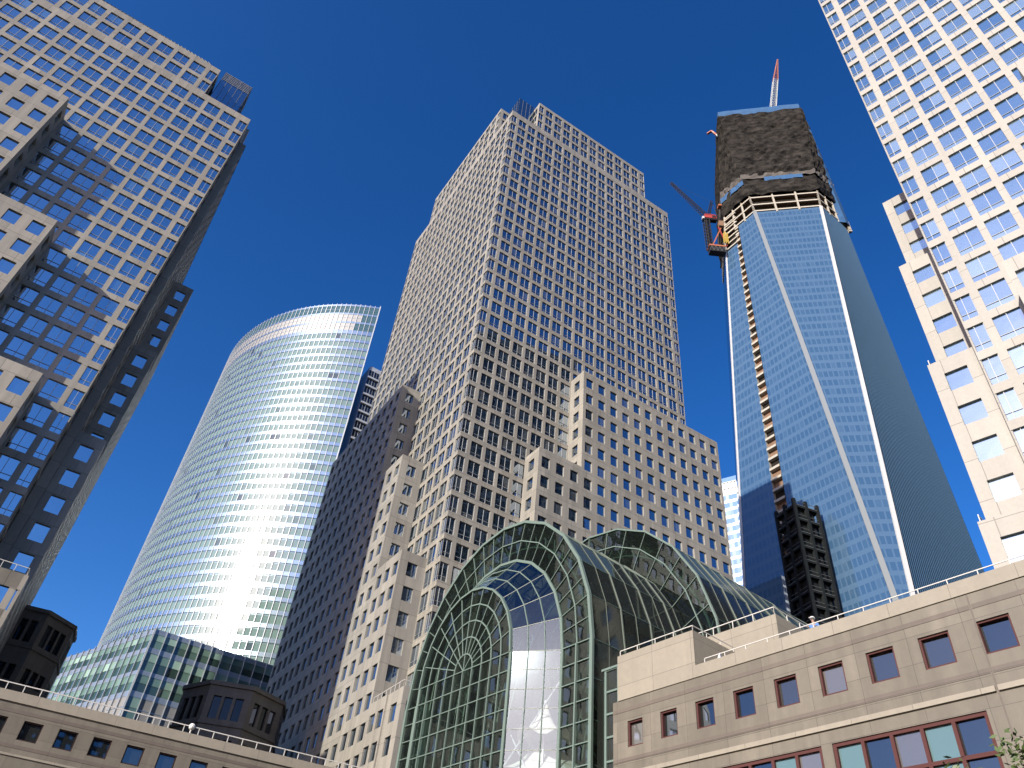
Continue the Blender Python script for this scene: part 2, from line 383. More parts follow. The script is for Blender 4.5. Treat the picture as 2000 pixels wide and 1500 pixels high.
# the upper tier leaves the right corner open
facade(mb, TL, (-48.3,0,0), (1,0,0), (0,-1,0), 39.0, 137.9, 147.2, cols_main(39.0), rowsU, .2, 'main_l', STONE_L)
facade(mb, TL, (-9.3,0,0), (0,1,0), (1,0,0), 9.3, 137.9, 147.2, cols_main(9.3,(False,False)), rowsU, .2, 'main_l', STONE_L)
facade(mb, TL, (-9.3,9.3,0), (1,0,0), (0,-1,0), 9.3, 137.9, 147.2, cols_main(9.3,(False,False)), rowsU, .2, 'main_l', STONE_L)
facade(mb, TL, (0,9.3,0), (0,1,0), (1,0,0), 39.0, 137.9, 147.2, cols_main(39.0), rowsU, .2, 'main_l', STONE_L)
facade(mb, TL, (-48.3,9.3,0), (0,-1,0), (-1,0,0), 9.3, 137.9, 147.2, cols_main(9.3,(False,False)), rowsU, .2, 'main_l', STONE_L)
facade(mb, TL, (0,48.3,0), (-1,0,0), (0,1,0), 48.3, 137.9, 147.2, [], [], .2, 'main_l', STONE_L)
facade(mb, TL, (-48.3,48.3,0), (0,-1,0), (-1,0,0), 39, 137.9, 147.2, [], [], .2, 'main_l', STONE_L)
roof_cap(mb, -48.3, -9.3, 0, 48.3, 146.9); roof_cap(mb, -9.3, 0, 9.3, 48.3, 146.9)
mb.build('wall', TL)
mb = MB()   # sloping copper roof
z0, z1 = 146.95, 151.2; lo = (-47.6, -10.0, .6, 47.5); hi = (-45, -12.5, 2.6, 45)
A = [(lo[0],lo[2],z0),(lo[1],lo[2],z0),(lo[1],lo[3],z0),(lo[0],lo[3],z0)]; B = [(hi[0],hi[2],z1),(hi[1],hi[2],z1),(hi[1],hi[3],z1),(hi[0],hi[3],z1)]
for k in range(4): mb.poly([A[k], A[(k+1)%4], B[(k+1)%4], B[k]], COPPER)
mb.poly(B, COPPER)
for k in range(48):
    x = lo[0]+(lo[1]-lo[0])*k/47; x2 = hi[0]+(hi[1]-hi[0])*k/47; mb.bar((x,lo[2]-.03,z0), (x2,hi[2]-.03,z1+.03), .12, .12, COPPER)
mb.build('roof', TL)
glass_house(TL, -8.8, -3.2, 3.2, 9.0, 137.3, 152.3, louver=True)
mb = MB()   # shallow projecting bay on the shaded side
facade(mb, TL, (1.3,4.5,0), (0,1,0), (1,0,0), 48, 0, 135.8, cols_main(48), rowsL, .2, 'main_l', STONE_L)
facade(mb, TL, (0,4.5,0), (1,0,0), (0,-1,0), 1.3, 0, 135.8, [], [], .2, 'main_l', STONE_L)
facade(mb, TL, (1.3,52.5,0), (-1,0,0), (0,1,0), 1.3, 0, 135.8, [], [], .2, 'main_l', STONE_L)
roof_cap(mb, 0, 1.3, 4.5, 52.5, 135.8, STONE_L)
mb.build('bay', TL)
for s0, s1, z in ((23.8, 61.3, 112.5), (14.3, 23.8, 87.7), (5.0, 14.3, 63.4), (-4.4, 5.0, 38.9)):
    wing_box(TL, -s1, -s0, -4.6, 0, z, 0, 4.12, STONE_L, kind='wing_l', faces='FLR')
    if s0 > 0: wing_box(TL, 1.303, 4.9, s0, s1, z, 0, 4.12, STONE_L, kind='wing_l', faces='FRB')
wing_box(TL, .003, 4.9, -4.6, 5.0, 38.9, 0, 4.12, STONE_L, kind='wing_l', faces='FRB')
rail(TL, [(-4.8, -4.4), (4.6, -4.4), (4.6, 4.8)], 38.9)

# ================================================================== 3. right tower
TD = thing('office_tower', 'bright cream granite tower leaning in from the right edge', 'skyscraper', (42.51, 48.64, 0), yaw(137))
mb = MB(); rowsD = grid_rows(89.15, 4.15, 3.15, 3, 197)
shaft_box(mb, TD, 0, S, 0, 58.0, 0, 198, rowsD, STONE_D, kind='main_d', faces='F')
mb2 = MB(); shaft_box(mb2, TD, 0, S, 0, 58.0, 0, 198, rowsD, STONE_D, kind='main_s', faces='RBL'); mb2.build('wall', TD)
mb.build('wall', TD)
for s0, s1, z in ((13.0, 50.0, 98.4), (6.4, 13.0, 78.0), (.85, 6.4, 57.5), (-3.0, .85, 37.6)):
    wing_box(TD, -4.3, 0 if s0 > 0 else -.003, s0, s1, z, 0, 4.15, STONE_D, kind='wing_d', ww=2.05, wh=2.2, faces='FLB')
for s0, s1, z in ((24.0, 61.0, 110.0), (14.75, 24.0, 85.9), (5.3, 14.75, 60.7), (-.003, 5.3, 37.6)):
    wing_box(TD, s0, s1, -4.6, 0, z, 0, 4.15, STONE_D, kind='wing_d', ww=2.05, wh=2.2, faces='FLR')
rail(TD, [(-4.1, 1.05), (-4.1, 6.2)], 57.5, .7); rail(TD, [(-4.1, -2.8), (-4.1, .7)], 37.6, .7)

# ================================================================== 4. curved glass tower
TG = thing('curved_glass_tower', 'curved green and silver glass tower glaring in the sun', 'skyscraper', (-60, 280, 0), 0)
R = 69.0; PH0, NC, DPH = radians(-4.25), 74, 1.9/69.0
def gp(ph, r, z): return (-sin(ph)*r, -cos(ph)*r, z)
bands = [(220.3, 224.2, 'topglass'), (215.6, 219.4, 'louver'), (210.8, 214.6, 'louver')]
z = 206.0
while z > 6: bands.append((z-0.0, z+2.75, 'curtain')); z -= 4.05
bands.sort()
mb = MB(); fb = MB()
zs = [0.0]
for za, zb, k in bands: zs += [za, zb]
zs.append(225.1)
for j in range(NC):
    p0 = PH0+j*DPH; p1 = p0+DPH; pm = (p0+p1)/2
    for i in range(0, len(zs), 2):
        mb.poly([gp(p1,R,zs[i]), gp(p0,R,zs[i]), gp(p0,R,zs[i+1]), gp(p1,R,zs[i+1])], GS_METAL, [(p1*R,zs[i]),(p0*R,zs[i]),(p0*R,zs[i+1]),(p1*R,zs[i+1])])
    e = Vector((cos(pm), -sin(pm), 0)); n = Vector((-sin(pm), -cos(pm), 0))
    for za, zb, kd in bands:
        if kd == 'louver' and j < 3+(za < 213): kd2 = 'topglass'
        elif kd == 'curtain' and za < 62 and za > 57: kd2 = 'louver'
        else: kd2 = kd
        WINDOWS.append(dict(owner=TG, p=gp(pm, R*cos(DPH/2)-.06, (za+zb)/2), e=tuple(e), n=tuple(n), w=2*R*sin(DPH/2)+.01, h=zb-za+.02, kind=kd2))
    q = [gp(p0-.0012,R+.02,0), gp(p0+.0012,R+.02,0), gp(p0+.0012,R+.16,0), gp(p0-.0012,R+.16,0)]
    up = [(x, y, 225.3) for x, y, _ in q]
    for k in range(4): fb.poly([q[k], q[(k+1)%4], up[(k+1)%4], up[k]], GS_FIN)
pe = PH0+NC*DPH
# closing walls and roof
arc = [gp(PH0+j*DPH, R, 0) for j in range(NC+1)]
inner = [gp(PH0, R-.4, 0)]
top = [(x, y, 224.6) for x, y, _ in arc]
mb.poly(top[::-1]+[], GS_METAL)
a0, a1 = arc[0], arc[-1]
mb.poly([(a0[0],a0[1],0),(a1[0],a1[1],0),(a1[0],a1[1],225.1),(a0[0],a0[1],225.1)], GS_METAL)
mb.build('spandrel_bands', TG); fb.build('mullion_fins', TG)
# blade at the sharp end
mb = MB(); p = gp(PH0, R, 0); mb.box((p[0]-.1,p[1]-.12,0), (p[0]+.28,p[1]+.5,225.6), GS_FIN); mb.build('edge_blade', TG)
# darker rear block
mb = MB(); M = Matrix.Translation((7.2, -66.2, 0)) @ Matrix.Rotation(yaw(60), 4, 'Z')
e = M.to_3x3() @ Vector((1,0,0)); n = M.to_3x3() @ Vector((0,-1,0)); o = M @ Vector((0,0,0))
facade(mb, TG, o, e, n, 42, 0, 196, [(i*2.1+.06, i*2.1+2.04) for i in range(20)], grid_rows(191.4, 4.05, 2.75, 2, 195.5), .12, 'rear', GS_FIN)
for i in range(48): # projecting floor edges
    zz = 191.1-i*4.05
    if zz > 2:
        mb.box((-.05,-.45,zz-.9), (38,-.005,zz-.25), GS_FIN, M)
roof = [M @ Vector(v) for v in ((0,0,195.6),(42,0,195.6),(42,30,195.6),(0,30,195.6))]; mb.poly(roof, ROOFM)
for A, B in (((42,0),(42,30)),((42,30),(0,30)),((0,30),(0,0))):
    a_, b_ = M @ Vector((*A,0)), M @ Vector((*B,0)); mb.poly([a_, b_, (b_.x,b_.y,196), (a_.x,a_.y,196)], GS_FIN)
mb.build('rear_wall', TG)

# ================================================================== 5. glass annex below it
TX = thing('glass_annex', 'low bluish green glass building with a sharp corner below the curved tower', 'office building', (-58.75, 138.02, 0), yaw(60))
mb = MB(); fb = MB()
H = 57.9
an_rows = [(54.55, 57.0, 'annex'), (50.5, 53.6, 'annex'), (46.95, 49.75, 'annex'), (42.4, 46.0, 'annex_louver'), (38.2, 41.2, 'annex'), (34.3, 37.3, 'annex'), (30.4, 33.4, 'annex')]
def annex_face(o, ang, W):
    e = Vector((cos(ang), sin(ang), 0)); n = Vector((sin(ang), -cos(ang), 0)); o = Vector(o)
    pitch = 2.12; nn = int(W/pitch)
    P = lambda u, z, d=0.0: (o.x+e.x*u+n.x*d, o.y+e.y*u+n.y*d, z)
    pz = 0
    for za, zb, k in sorted(an_rows)+[(H, H, None)]:
        mb.poly([P(0,pz),P(W,pz),P(W,za),P(0,za)], AN_METAL, [(0,pz),(W,pz),(W,za),(0,za)]); pz = zb
        if not k: continue
        for i in range(nn):
            kk = k
            if k == 'annex_louver' and i == 0: kk = 'annex'
            WINDOWS.append(dict(owner=TX, p=P(pitch*(i+.5), (za+zb)/2, -.05), e=tuple(e), n=tuple(n), w=pitch+.01, h=zb-za+.01, kind=kk))
    for i in range(nn+1):
        a, b = P(i*pitch-.05, 0, .01), P(i*pitch+.05, 0, .01); c, d = P(i*pitch+.05, 0, .26), P(i*pitch-.05, 0, .26)
        q = [a, b, c, d]; up = [(x,y,H+.1) for x,y,_ in q]
        for k in range(4): fb.poly([q[k], q[(k+1)%4], up[(k+1)%4], up[k]], GS_FIN)
annex_face((0,0,0), 0.0, 30.0)
angL = radians(110.4)            # left face leaves the corner at 110 degrees
e2 = Vector((cos(angL), sin(angL), 0)); far = e2*29.68
annex_face(far, angL+pi, 29.68)
mb.poly([(0,0,H-.3),(30,0,H-.3),(30,30,H-.3),(far.x,far.y,H-.3)], ROOFM)
mb.build('spandrel_bands', TX); fb.build('mullion_fins', TX)
TX.location = (-58.75*4/3, 138.02*4/3, 1.7-1.7*4/3); TX.scale = (4/3, 4/3, 4/3)

# ================================================================== 6. gatehouses (octagonal stone pavilions)
def gatehouse(label, loc, rot, r, H, floors):
    t = thing('stone_gatehouse', label, 'pavilion', loc, rot, 'octagonal stone gatehouses')
    mb = MB(); pts = [(r*cos(radians(22.5+45*k)), r*sin(radians(22.5+45*k))) for k in range(8)]
    Lf = 2*r*sin(radians(22.5))
    rows = [(zb, zt) for zb, zt in floors]
    for k in range(8):
        a = Vector((*pts[k],0)); b = Vector((*pts[(k+1)%8],0)); e = (b-a).normalized(); n = Vector((e.y,-e.x,0))
        cw = Lf*.19; cs = [(Lf*f-cw/2, Lf*f+cw/2) for f in (.24,.5,.76)]
        facade(mb, t, a, e, n, Lf, 0, H, cs, rows, .35, 'gate', STONE_DARK)
    mb.poly([(x,y,H-.05) for x,y in pts], ROOFM)
    mb.build('wall', t)
    for nm, zc, th, pr in (('cornice', H-.55, .6, .3), ('string_course', floors[0][0]-.9, .35, .22)):
        cb = MB()
        R1 = r+pr
        o1 = [(R1*cos(radians(22.5+45*k)), R1*sin(radians(22.5+45*k))) for k in range(8)]
        for k in range(8):
            a, b = o1[k], o1[(k+1)%8]; c, d = pts[k], pts[(k+1)%8]
            cb.poly([(a[0],a[1],zc),(b[0],b[1],zc),(b[0],b[1],zc+th),(a[0],a[1],zc+th)], STONE_DARK)
            cb.poly([(a[0],a[1],zc+th),(b[0],b[1],zc+th),(d[0],d[1],zc+th),(c[0],c[1],zc+th)], STONE_DARK)
            cb.poly([(c[0],c[1],zc),(d[0],d[1],zc),(b[0],b[1],zc),(a[0],a[1],zc)], STONE_DARK)
        cb.build(nm, t)
    return t
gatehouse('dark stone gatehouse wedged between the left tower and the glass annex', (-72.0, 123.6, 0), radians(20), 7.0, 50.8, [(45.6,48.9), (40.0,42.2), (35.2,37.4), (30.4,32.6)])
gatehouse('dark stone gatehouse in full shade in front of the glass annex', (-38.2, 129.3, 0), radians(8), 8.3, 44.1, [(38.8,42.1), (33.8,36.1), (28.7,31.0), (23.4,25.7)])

# ================================================================== 7. low podium building at lower left
TP = thing('podium_building', 'low brown granite building with square windows along the lower left', 'building', (-36.14, 62.27, 0), yaw(65))
k = 1.6; Z = lambda z: 1.7+(z-1.7)*k
PW0, PW1 = -12.0, 36.0
win_u = [(.02+(i*1.578)+.03)*k for i in range(-4, 14)]
def podium_window(owner, u, zb, w, h, y, label=None, pane=GLASS_POD, fr=MAROON, t=.09, split=None):
    f = MB()
    f.box((u,y-.02,zb), (u+t,y+.2,zb+h), fr); f.box((u+w-t,y-.02,zb), (u+w,y+.2,zb+h), fr)
    f.box((u+t,y-.02,zb), (u+w-t,y+.2,zb+t), fr); f.box((u+t,y-.02,zb+h-t), (u+w-t,y+.2,zb+h), fr)
    o = f.build('window', owner)
    p = MB(); tl = random.uniform(-.012,.012)
    p.poly([(u+t,y+.17+tl,zb+t),(u+w-t,y+.17-tl,zb+t),(u+w-t,y+.17-tl,zb+h-t),(u+t,y+.17+tl,zb+h-t)], pane)
    p.build('pane', o)
    return o
def wall_with_holes(mb, mat, x0, x1, y, z0, z1, holes, rec=.3, inner=None):
    """holes: list of (u0,u1,zb,zt) all on one row"""
    if not holes: mb.poly([(x0,y,z0),(x1,y,z0),(x1,y,z1),(x0,y,z1)], mat); return
    zb, zt = holes[0][2], holes[0][3]
    mb.poly([(x0,y,z0),(x1,y,z0),(x1,y,zb),(x0,y,zb)], mat); mb.poly([(x0,y,zt),(x1,y,zt),(x1,y,z1),(x0,y,z1)], mat)
    pu = x0
    for u0, u1, _, _ in holes:
        mb.poly([(pu,y,zb),(u0,y,zb),(u0,y,zt),(pu,y,zt)], mat); pu = u1
        for A, B in (((u0,zb),(u1,zb)),((u1,zb),(u1,zt)),((u1,zt),(u0,zt)),((u0,zt),(u0,zb))):
            mb.poly([(A[0],y,A[1]),(B[0],y,B[1]),(B[0],y+rec,B[1]),(A[0],y+rec,A[1])], mat)
    mb.poly([(pu,y,zb),(x1,y,zb),(x1,y,zt),(pu,y,zt)], mat)
mb = MB(); zP = Z(13.88)
w_ = .86*k; h_ = .85*k; zwb = Z(11.9)
holes = [(u, u+w_, zwb, zwb+h_) for u in win_u if PW0+1 < u < PW1-2]
wall_with_holes(mb, STONE_POD, PW0, PW1, 0, 0, Z(13.42), holes)
mb.box((PW0,-.12,Z(13.42)), (PW1,.6,zP), STONE_PALE)
mb.poly([(PW0,.6,zP-.7),(PW1,.6,zP-.7),(PW1,18,zP-.7),(PW0,18,zP-.7)], ROOFM)
mb.poly([(PW1,0,0),(PW1,18,0),(PW1,18,zP-.7),(PW1,0,zP-.7)], STONE_POD); mb.poly([(PW0,18,0),(PW0,0,0),(PW0,0,zP-.7),(PW0,18,zP-.7)], STONE_POD); mb.poly([(PW1,18,0),(PW0,18,0),(PW0,18,zP-.7),(PW1,18,zP-.7)], STONE_POD)
mb.build('wall', TP)
mb = MB()
for za, zb, m_, pr in ((Z(12.98), Z(13.13), STONE_BAND, .02), (Z(11.53), Z(11.68), STONE_BAND, .02), (Z(11.2), Z(11.3), STONE_PALE, .08)):
    mb.box((PW0,-pr,za), (PW1,-.003,zb), m_)
mb.build('string_courses', TP)
for i, (u0, u1, zb, zt) in enumerate(holes): podium_window(TP, u0, zb, u1-u0, zt-zb, .1, fr=DARKFR)
rail(TP, [(PW0, .25), (PW1, .25)], zP, .62, step=1.22)



# ================================================================== 8. low gallery building at lower right
TB = thing('gallery_building', 'low two-tone granite building with maroon framed windows at lower right', 'building', (8.38, 46.857, 0), yaw(143.5))
mb = MB(); X0, X1, JX = -.35, 34.0, 20.92
wins_top = [.79+2.4825*i+i*i*.0035 for i in range(13)]
holes = []
for i, u in enumerate(wins_top):
    w = 1.16+i*.032
    if u+w < X1: holes.append((u, u+w, 16.72, 18.16))
wall_with_holes(mb, STONE_POD, X0, X1, 0, 15.0, 19.45, holes, rec=.34)
big = [(-1.3, 5.6, 11.9, 14.6), (6.05, 12.75, 11.9, 14.6), (13.3, 20.24, 11.9, 14.6), (22.4, 29.4, 11.9, 14.6)]
big = [b_ for b_ in big if b_[0] > X0]
wall_with_holes(mb, STONE_POD, X0, X1, 0, 0, 15.0, big, rec=.34)
for A, B in (((X1,0),(X1,16)),((X1,16),(X0,16)),((X0,16),(X0,0))): mb.poly([(A[0],A[1],0),(B[0],B[1],0),(B[0],B[1],19.45),(A[0],A[1],19.45)], STONE_POD)
mb.poly([(X0,.6,19.3),(X1,.6,19.3),(X1,16,19.3),(X0,16,19.3)], ROOFM)
mb.build('wall', TB)
mb = MB()   # pale parapet, raised block and second block
mb.box((6.02,-.06,19.45), (X1,.55,20.12), STONE_PALE)
mb.box((.1,-.06,19.45), (6.018,3.95,22.2), STONE_PALE)
mb.box((1.2,3.96,19.2), (9.03,15.8,23.78), STONE_PALE)
mb.build('parapet', TB)
mb = MB()
for za, zb, m_, pr in ((18.74, 18.95, STONE_BAND, .02), (15.95, 16.18, STONE_BAND, .02), (15.2, 15.42, STONE_PALE, .1)):
    mb.box((X0,-pr,za), (JX-.06,-.003,zb), m_); mb.box((JX+.06,-pr,za), (X1,-.003,zb), m_)
mb.box((JX-.035,-.012,0), (JX+.035,-.003,19.44), STONE_BAND)
mb.build('string_courses', TB)
for (u0, u1, zb, zt) in holes: podium_window(TB, u0, zb, u1-u0, zt-zb, .1)
pm = [[TEAL, GLASS_POD, GLASS_POD, TEAL, GLASS_POD]]*4
for j, (u0, u1, zb, zt) in enumerate(big):
    f = MB(); n = 5; t = .16; cw = (u1-u0-t)/n
    for i in range(n+1): f.box((u0+i*cw,.06,zb), (u0+i*cw+t,.24,zt), MAROON)
    for zz in (zb, 12.95, zt-t):
        for i in range(n): f.box((u0+i*cw+t,.062,zz), (u0+(i+1)*cw,.238,zz+t), MAROON)
    fo = f.build('window', TB)
    for i in range(n):
        for a_, b_ in ((zb+t, 12.95), (12.95+t, zt-t)):
            p = MB(); tl_ = random.uniform(-.01,.01); x0_, x1_ = u0+i*cw+t, u0+(i+1)*cw
            p.poly([(x0_,.2+tl_,a_),(x1_,.2-tl_,a_),(x1_,.2-tl_,b_),(x0_,.2+tl_,b_)], pm[0][i]); p.build('pane', fo)
rail(TB, [(6.5,.2), (X1,.2)], 20.12, .34, step=1.35, r=.02)
rail(TB, [(.2,.1), (5.9,.1), (5.9,3.9)], 22.2, .36, step=1.2, r=.022)
rail(TB, [(1.4,4.15), (8.85,4.15), (8.85,12)], 23.78, .55, step=1.3, r=.024)

# ================================================================== 9. glass-vaulted hall
TW = thing('glass_hall', 'green framed glass hall with arched front and barrel vaults', 'hall', (.83, 60.65, 0), yaw(144))
ST, ZS = 1.18, 25.4
def arch(cx, r, y, th): return Vector((cx+r*cos(th), y, ZS+ST*r*sin(th)))
# front bay: fan window
FX, FR, FY = -.6, 5.76, -2.16
ROWZ = [ZS-1.37*k for k in range(0, 18)]
NF = 12
front = MB(); fm = MB()
for j in range(5):
    r0, r1 = FR*j/5, FR*(j+1)/5
    for s_ in range(NF):
        t0, t1 = pi*s_/NF, pi*(s_+1)/NF
        if j == 0: front.poly([arch(FX,0,FY,0), arch(FX,r1,FY,t0), arch(FX,r1,FY,t1)], WG_GLASS)
        else: front.poly([arch(FX,r0,FY,t0), arch(FX,r1,FY,t0), arch(FX,r1,FY,t1), arch(FX,r0,FY,t1)], WG_GLASS)
        w = .07 if j < 4 else .26
        fm.bar(arch(FX,r1,FY-.05,t0), arch(FX,r1,FY-.05,t1), (.16 if j == 4 else .1), w, GREEN, (0,1,0))
for s_ in range(NF+1):
    t0 = pi*s_/NF; fm.bar(arch(FX,0 if s_ % 3 == 0 else FR/5,FY-.04,t0), arch(FX,FR,FY-.04,t0), .07, .06, GREEN, (0,1,0))
for i in range(10):
    x0 = FX-FR+FR*2*i/10; x1 = x0+FR/5
    for za, zb in zip(ROWZ[1:], ROWZ[:-1]): front.poly([(x0,FY,za),(x1,FY,za),(x1,FY,zb),(x0,FY,zb)], WG_GLASS)
for i in range(11):
    x = FX-FR+FR*2*i/10; w = .26 if i in (0,10) else .075
    fm.box((x-w/2,FY-.11,1), (x+w/2,FY-.002,ZS), GREEN)
for zz in ROWZ: fm.box((FX-FR,FY-.092,zz-.035), (FX+FR,FY-.004,zz+.035), GREEN)
front.build('front_glass', TW); fm.build('front_frame', TW)
# splayed bay
RI = 8.35
splay = MB(); sm = MB(); NS = 12
def sp(q, th): # q 0 front..1 back
    return Vector((FX*(1-q),0,0))+Vector(((FR*(1-q)+RI*q)*cos(th), FY*(1-q), ZS+ST*(FR*(1-q)+RI*q)*sin(th)))
def spz(q, side, z): return Vector((FX*(1-q)+side*(FR*(1-q)+RI*q), FY*(1-q), z))
for s_ in range(NS):
    t0, t1 = pi*s_/NS, pi*(s_+1)/NS
    for i in range(3): splay.poly([sp(i/3,t0), sp((i+1)/3,t0), sp((i+1)/3,t1), sp(i/3,t1)], WG_BRIGHT)
    for i in range(0, 4): sm.bar(sp(i/3,t0), sp(i/3,t1), .08 if i < 3 else .24, .08 if i < 3 else .22, GREEN)
for s_ in range(NS+1):
    t0 = pi*s_/NS; sm.bar(sp(0,t0), sp(1,t0), .045, .045, GREEN_M)
for sd in (-1, 1):
    for za, zb in zip(ROWZ[1:], ROWZ[:-1]):
        for i in range(3): splay.poly([spz(i/3,sd,za), spz((i+1)/3,sd,za), spz((i+1)/3,sd,zb), spz(i/3,sd,zb)], WG_BRIGHT)
        sm.bar(spz(0,sd,za), spz(1,sd,za), .045, .045, GREEN_M)
    for i in range(1, 4): sm.bar(spz(i/3,sd,1), spz(i/3,sd,ZS), .07 if i < 3 else .24, .07 if i < 3 else .22, GREEN, (0,1,0))
splay.build('splay_glass', TW); sm.build('splay_frame', TW)
# flat ring walls and vaults
def ring(y, ri, ro, nsec, mids, zlow, rows=True):
    g = MB(); f = MB()
    rs = [ri]+mids+[ro]
    for s_ in range(nsec):
        t0, t1 = pi*s_/nsec, pi*(s_+1)/nsec
        for a_, b_ in zip(rs[:-1], rs[1:]): g.poly([arch(0,a_,y,t0), arch(0,b_,y,t0), arch(0,b_,y,t1), arch(0,a_,y,t1)], WG_GLASS)
        if s_: f.bar(arch(0,ri,y-.05,t0), arch(0,ro,y-.05,t0), .055, .06, GREEN, (0,1,0))
    n2 = 12
    for r_ in rs[1:]:
        for s_ in range(n2):
            t0, t1 = pi*s_/n2, pi*(s_+1)/n2; w = (.24 if y == 0 else .15) if r_ == ro else .09
            f.bar(arch(0,r_,y-.06,t0), arch(0,r_,y-.06,t1), w, w, GREEN, (0,1,0))
    for sd in (-1, 1):
        for a_, b_ in zip(rs[:-1], rs[1:]): g.poly([(sd*a_,y,zlow),(sd*b_,y,zlow),(sd*b_,y,ZS),(sd*a_,y,ZS)][::sd], WG_GLASS)
        for r_ in rs[1:]:
            w = .28 if r_ == ro else .12; f.box((sd*r_-w/2,y-.2,zlow), (sd*r_+w/2,y-.003,ZS), GREEN)
        for zz in ROWZ:
            if zz > zlow: f.box((min(sd*ri,sd*ro),y-.12,zz-.035), (max(sd*ri,sd*ro),y-.005,zz+.035), GREEN)
    g.build('arch_glass', TW); f.build('arch_frame', TW)
def vault(y0, y1, r, ribs, nsec=12, zlow=1.0, thin=()):
    g = MB(); f = MB(); ys = [y0]+list(ribs)+[y1]
    for s_ in range(nsec):
        t0, t1 = pi*s_/nsec, pi*(s_+1)/nsec
        for a_, b_ in zip(ys[:-1], ys[1:]): g.poly([arch(0,r,a_,t0), arch(0,r,b_,t0), arch(0,r,b_,t1), arch(0,r,a_,t1)], WG_ROOF)
        for i, a_ in enumerate(ys):
            w = .10 if i % 2 == 0 else .04
            f.bar(arch(0,r+.04,a_,t0), arch(0,r+.04,a_,t1), w, w, GREEN_M, (0,1,0))
    for s_ in range(1, nsec*2):
        t0 = pi*s_/nsec/2; 
        if s_ % 2 == 0: f.bar(arch(0,r+.0,y0,t0), arch(0,r+.0,y1,t0), .05, .05, GREEN_D)
    for sd in (-1, 1):
        for a_, b_ in zip(ys[:-1], ys[1:]): g.poly([(sd*r,a_,zlow),(sd*r,b_,zlow),(sd*r,b_,ZS),(sd*r,a_,ZS)], WG_ROOF)
        for i, a_ in enumerate(ys):
            w = .10 if i % 2 == 0 else .04; f.box((sd*r-w/2,a_-w/2,zlow), (sd*r+w/2,a_+w/2,ZS), GREEN_M)
        for zz in ROWZ[::2]: f.box((sd*r-.03,y0,zz-.03), (sd*r+.03,y1,zz+.03), GREEN_D)
    g.build('vault_glass', TW); f.build('vault_ribs', TW)
ring(0, RI, 11.4, 24, [9.9], 1.0)
vault(0, 10.5, 11.4, [1.6, 3.2, 4.8, 6.4, 8.0, 9.4])
ring(10.5, 11.4, 14.7, 18, [13.2], 1.0)
vault(10.5, 36.0, 14.7, [12.0, 13.6, 15.2, 16.8, 18.6, 20.4, 22.4, 24.6, 27.0, 30.0])
# back wall and floor inside, and the arched trusses
mb = MB()
for s_ in range(12):
    t0, t1 = pi*s_/12, pi*(s_+1)/12; mb.poly([(0,35.9,ZS), arch(0,14.6,35.9,t0), arch(0,14.6,35.9,t1)], INNER)
mb.poly([(-14.6,35.9,0),(14.6,35.9,0),(14.6,35.9,ZS),(-14.6,35.9,ZS)], INNER)
mb.poly([(-14.5,-2,.3),(14.5,-2,.3),(14.5,35.9,.3),(-14.5,35.9,.3)], INNER)
for k_ in range(6): mb.box((-11,9+k_*3.2,0), (11,30,3+k_*2.2), INNER)     # tiers of the inner stair
mb.build('interior', TW)
def truss(y, r, d):
    f = MB(); n = 24
    for s_ in range(n):
        t0, t1 = pi*s_/n, pi*(s_+1)/n
        f.tube(arch(0,r-.35,y,t0), arch(0,r-.35,y,t1), .1, GREEN_D, 5); f.tube(arch(0,r-d,y,t0), arch(0,r-d,y,t1), .1, GREEN_D, 5)
        f.tube(arch(0,r-.35,y,t0), arch(0,r-d,y,(t0+t1)/2), .06, GREEN_D, 4); f.tube(arch(0,r-d,y,(t0+t1)/2), arch(0,r-.35,y,t1), .06, GREEN_D, 4)
    for sd in (-1, 1):
        f.tube((sd*(r-.35),y,1), (sd*(r-.35),y,ZS), .12, GREEN_D, 5); f.tube((sd*(r-d),y,1), (sd*(r-d),y,ZS), .12, GREEN_D, 5)
        for k_ in range(16):
            za, zb = 1+k_*1.5, 1+(k_+1)*1.5; f.tube((sd*(r-.35),y,za), (sd*(r-d),y,zb), .06, GREEN_D, 4)
    f.build('truss', TW)
for y_, r_, d_ in ((1.2,11.4,1.6),(4.8,11.4,1.6),(8.6,11.4,1.6),(12.2,14.7,1.7),(16.8,14.7,1.7),(22.4,14.7,1.7)): truss(y_, r_, d_)
# narrow link screen between the hall and the gallery building
mb = MB()
for x in (13.9, 15.0): mb.box((x-.08,-1.3,1), (x+.08,-1.1,22.0), GREEN)
for k_ in range(16):
    zz = 22-k_*1.37; mb.box((13.9,-1.28,zz-.06), (15.0,-1.12,zz+.06), GREEN)
mb.box((13.6,-1.35,22.0), (15.2,1.0,22.14), GREEN)
mb.poly([(13.9,-1.2,1),(15.0,-1.2,1),(15.0,-1.2,22),(13.9,-1.2,22)], WG_ROOF)
mb.poly([(11.5,-1.1+1.5,1),(13.9,-1.2,1),(13.9,-1.2,22),(11.5,.4,22)], WG_ROOF)
mb.build('link_screen', TW)

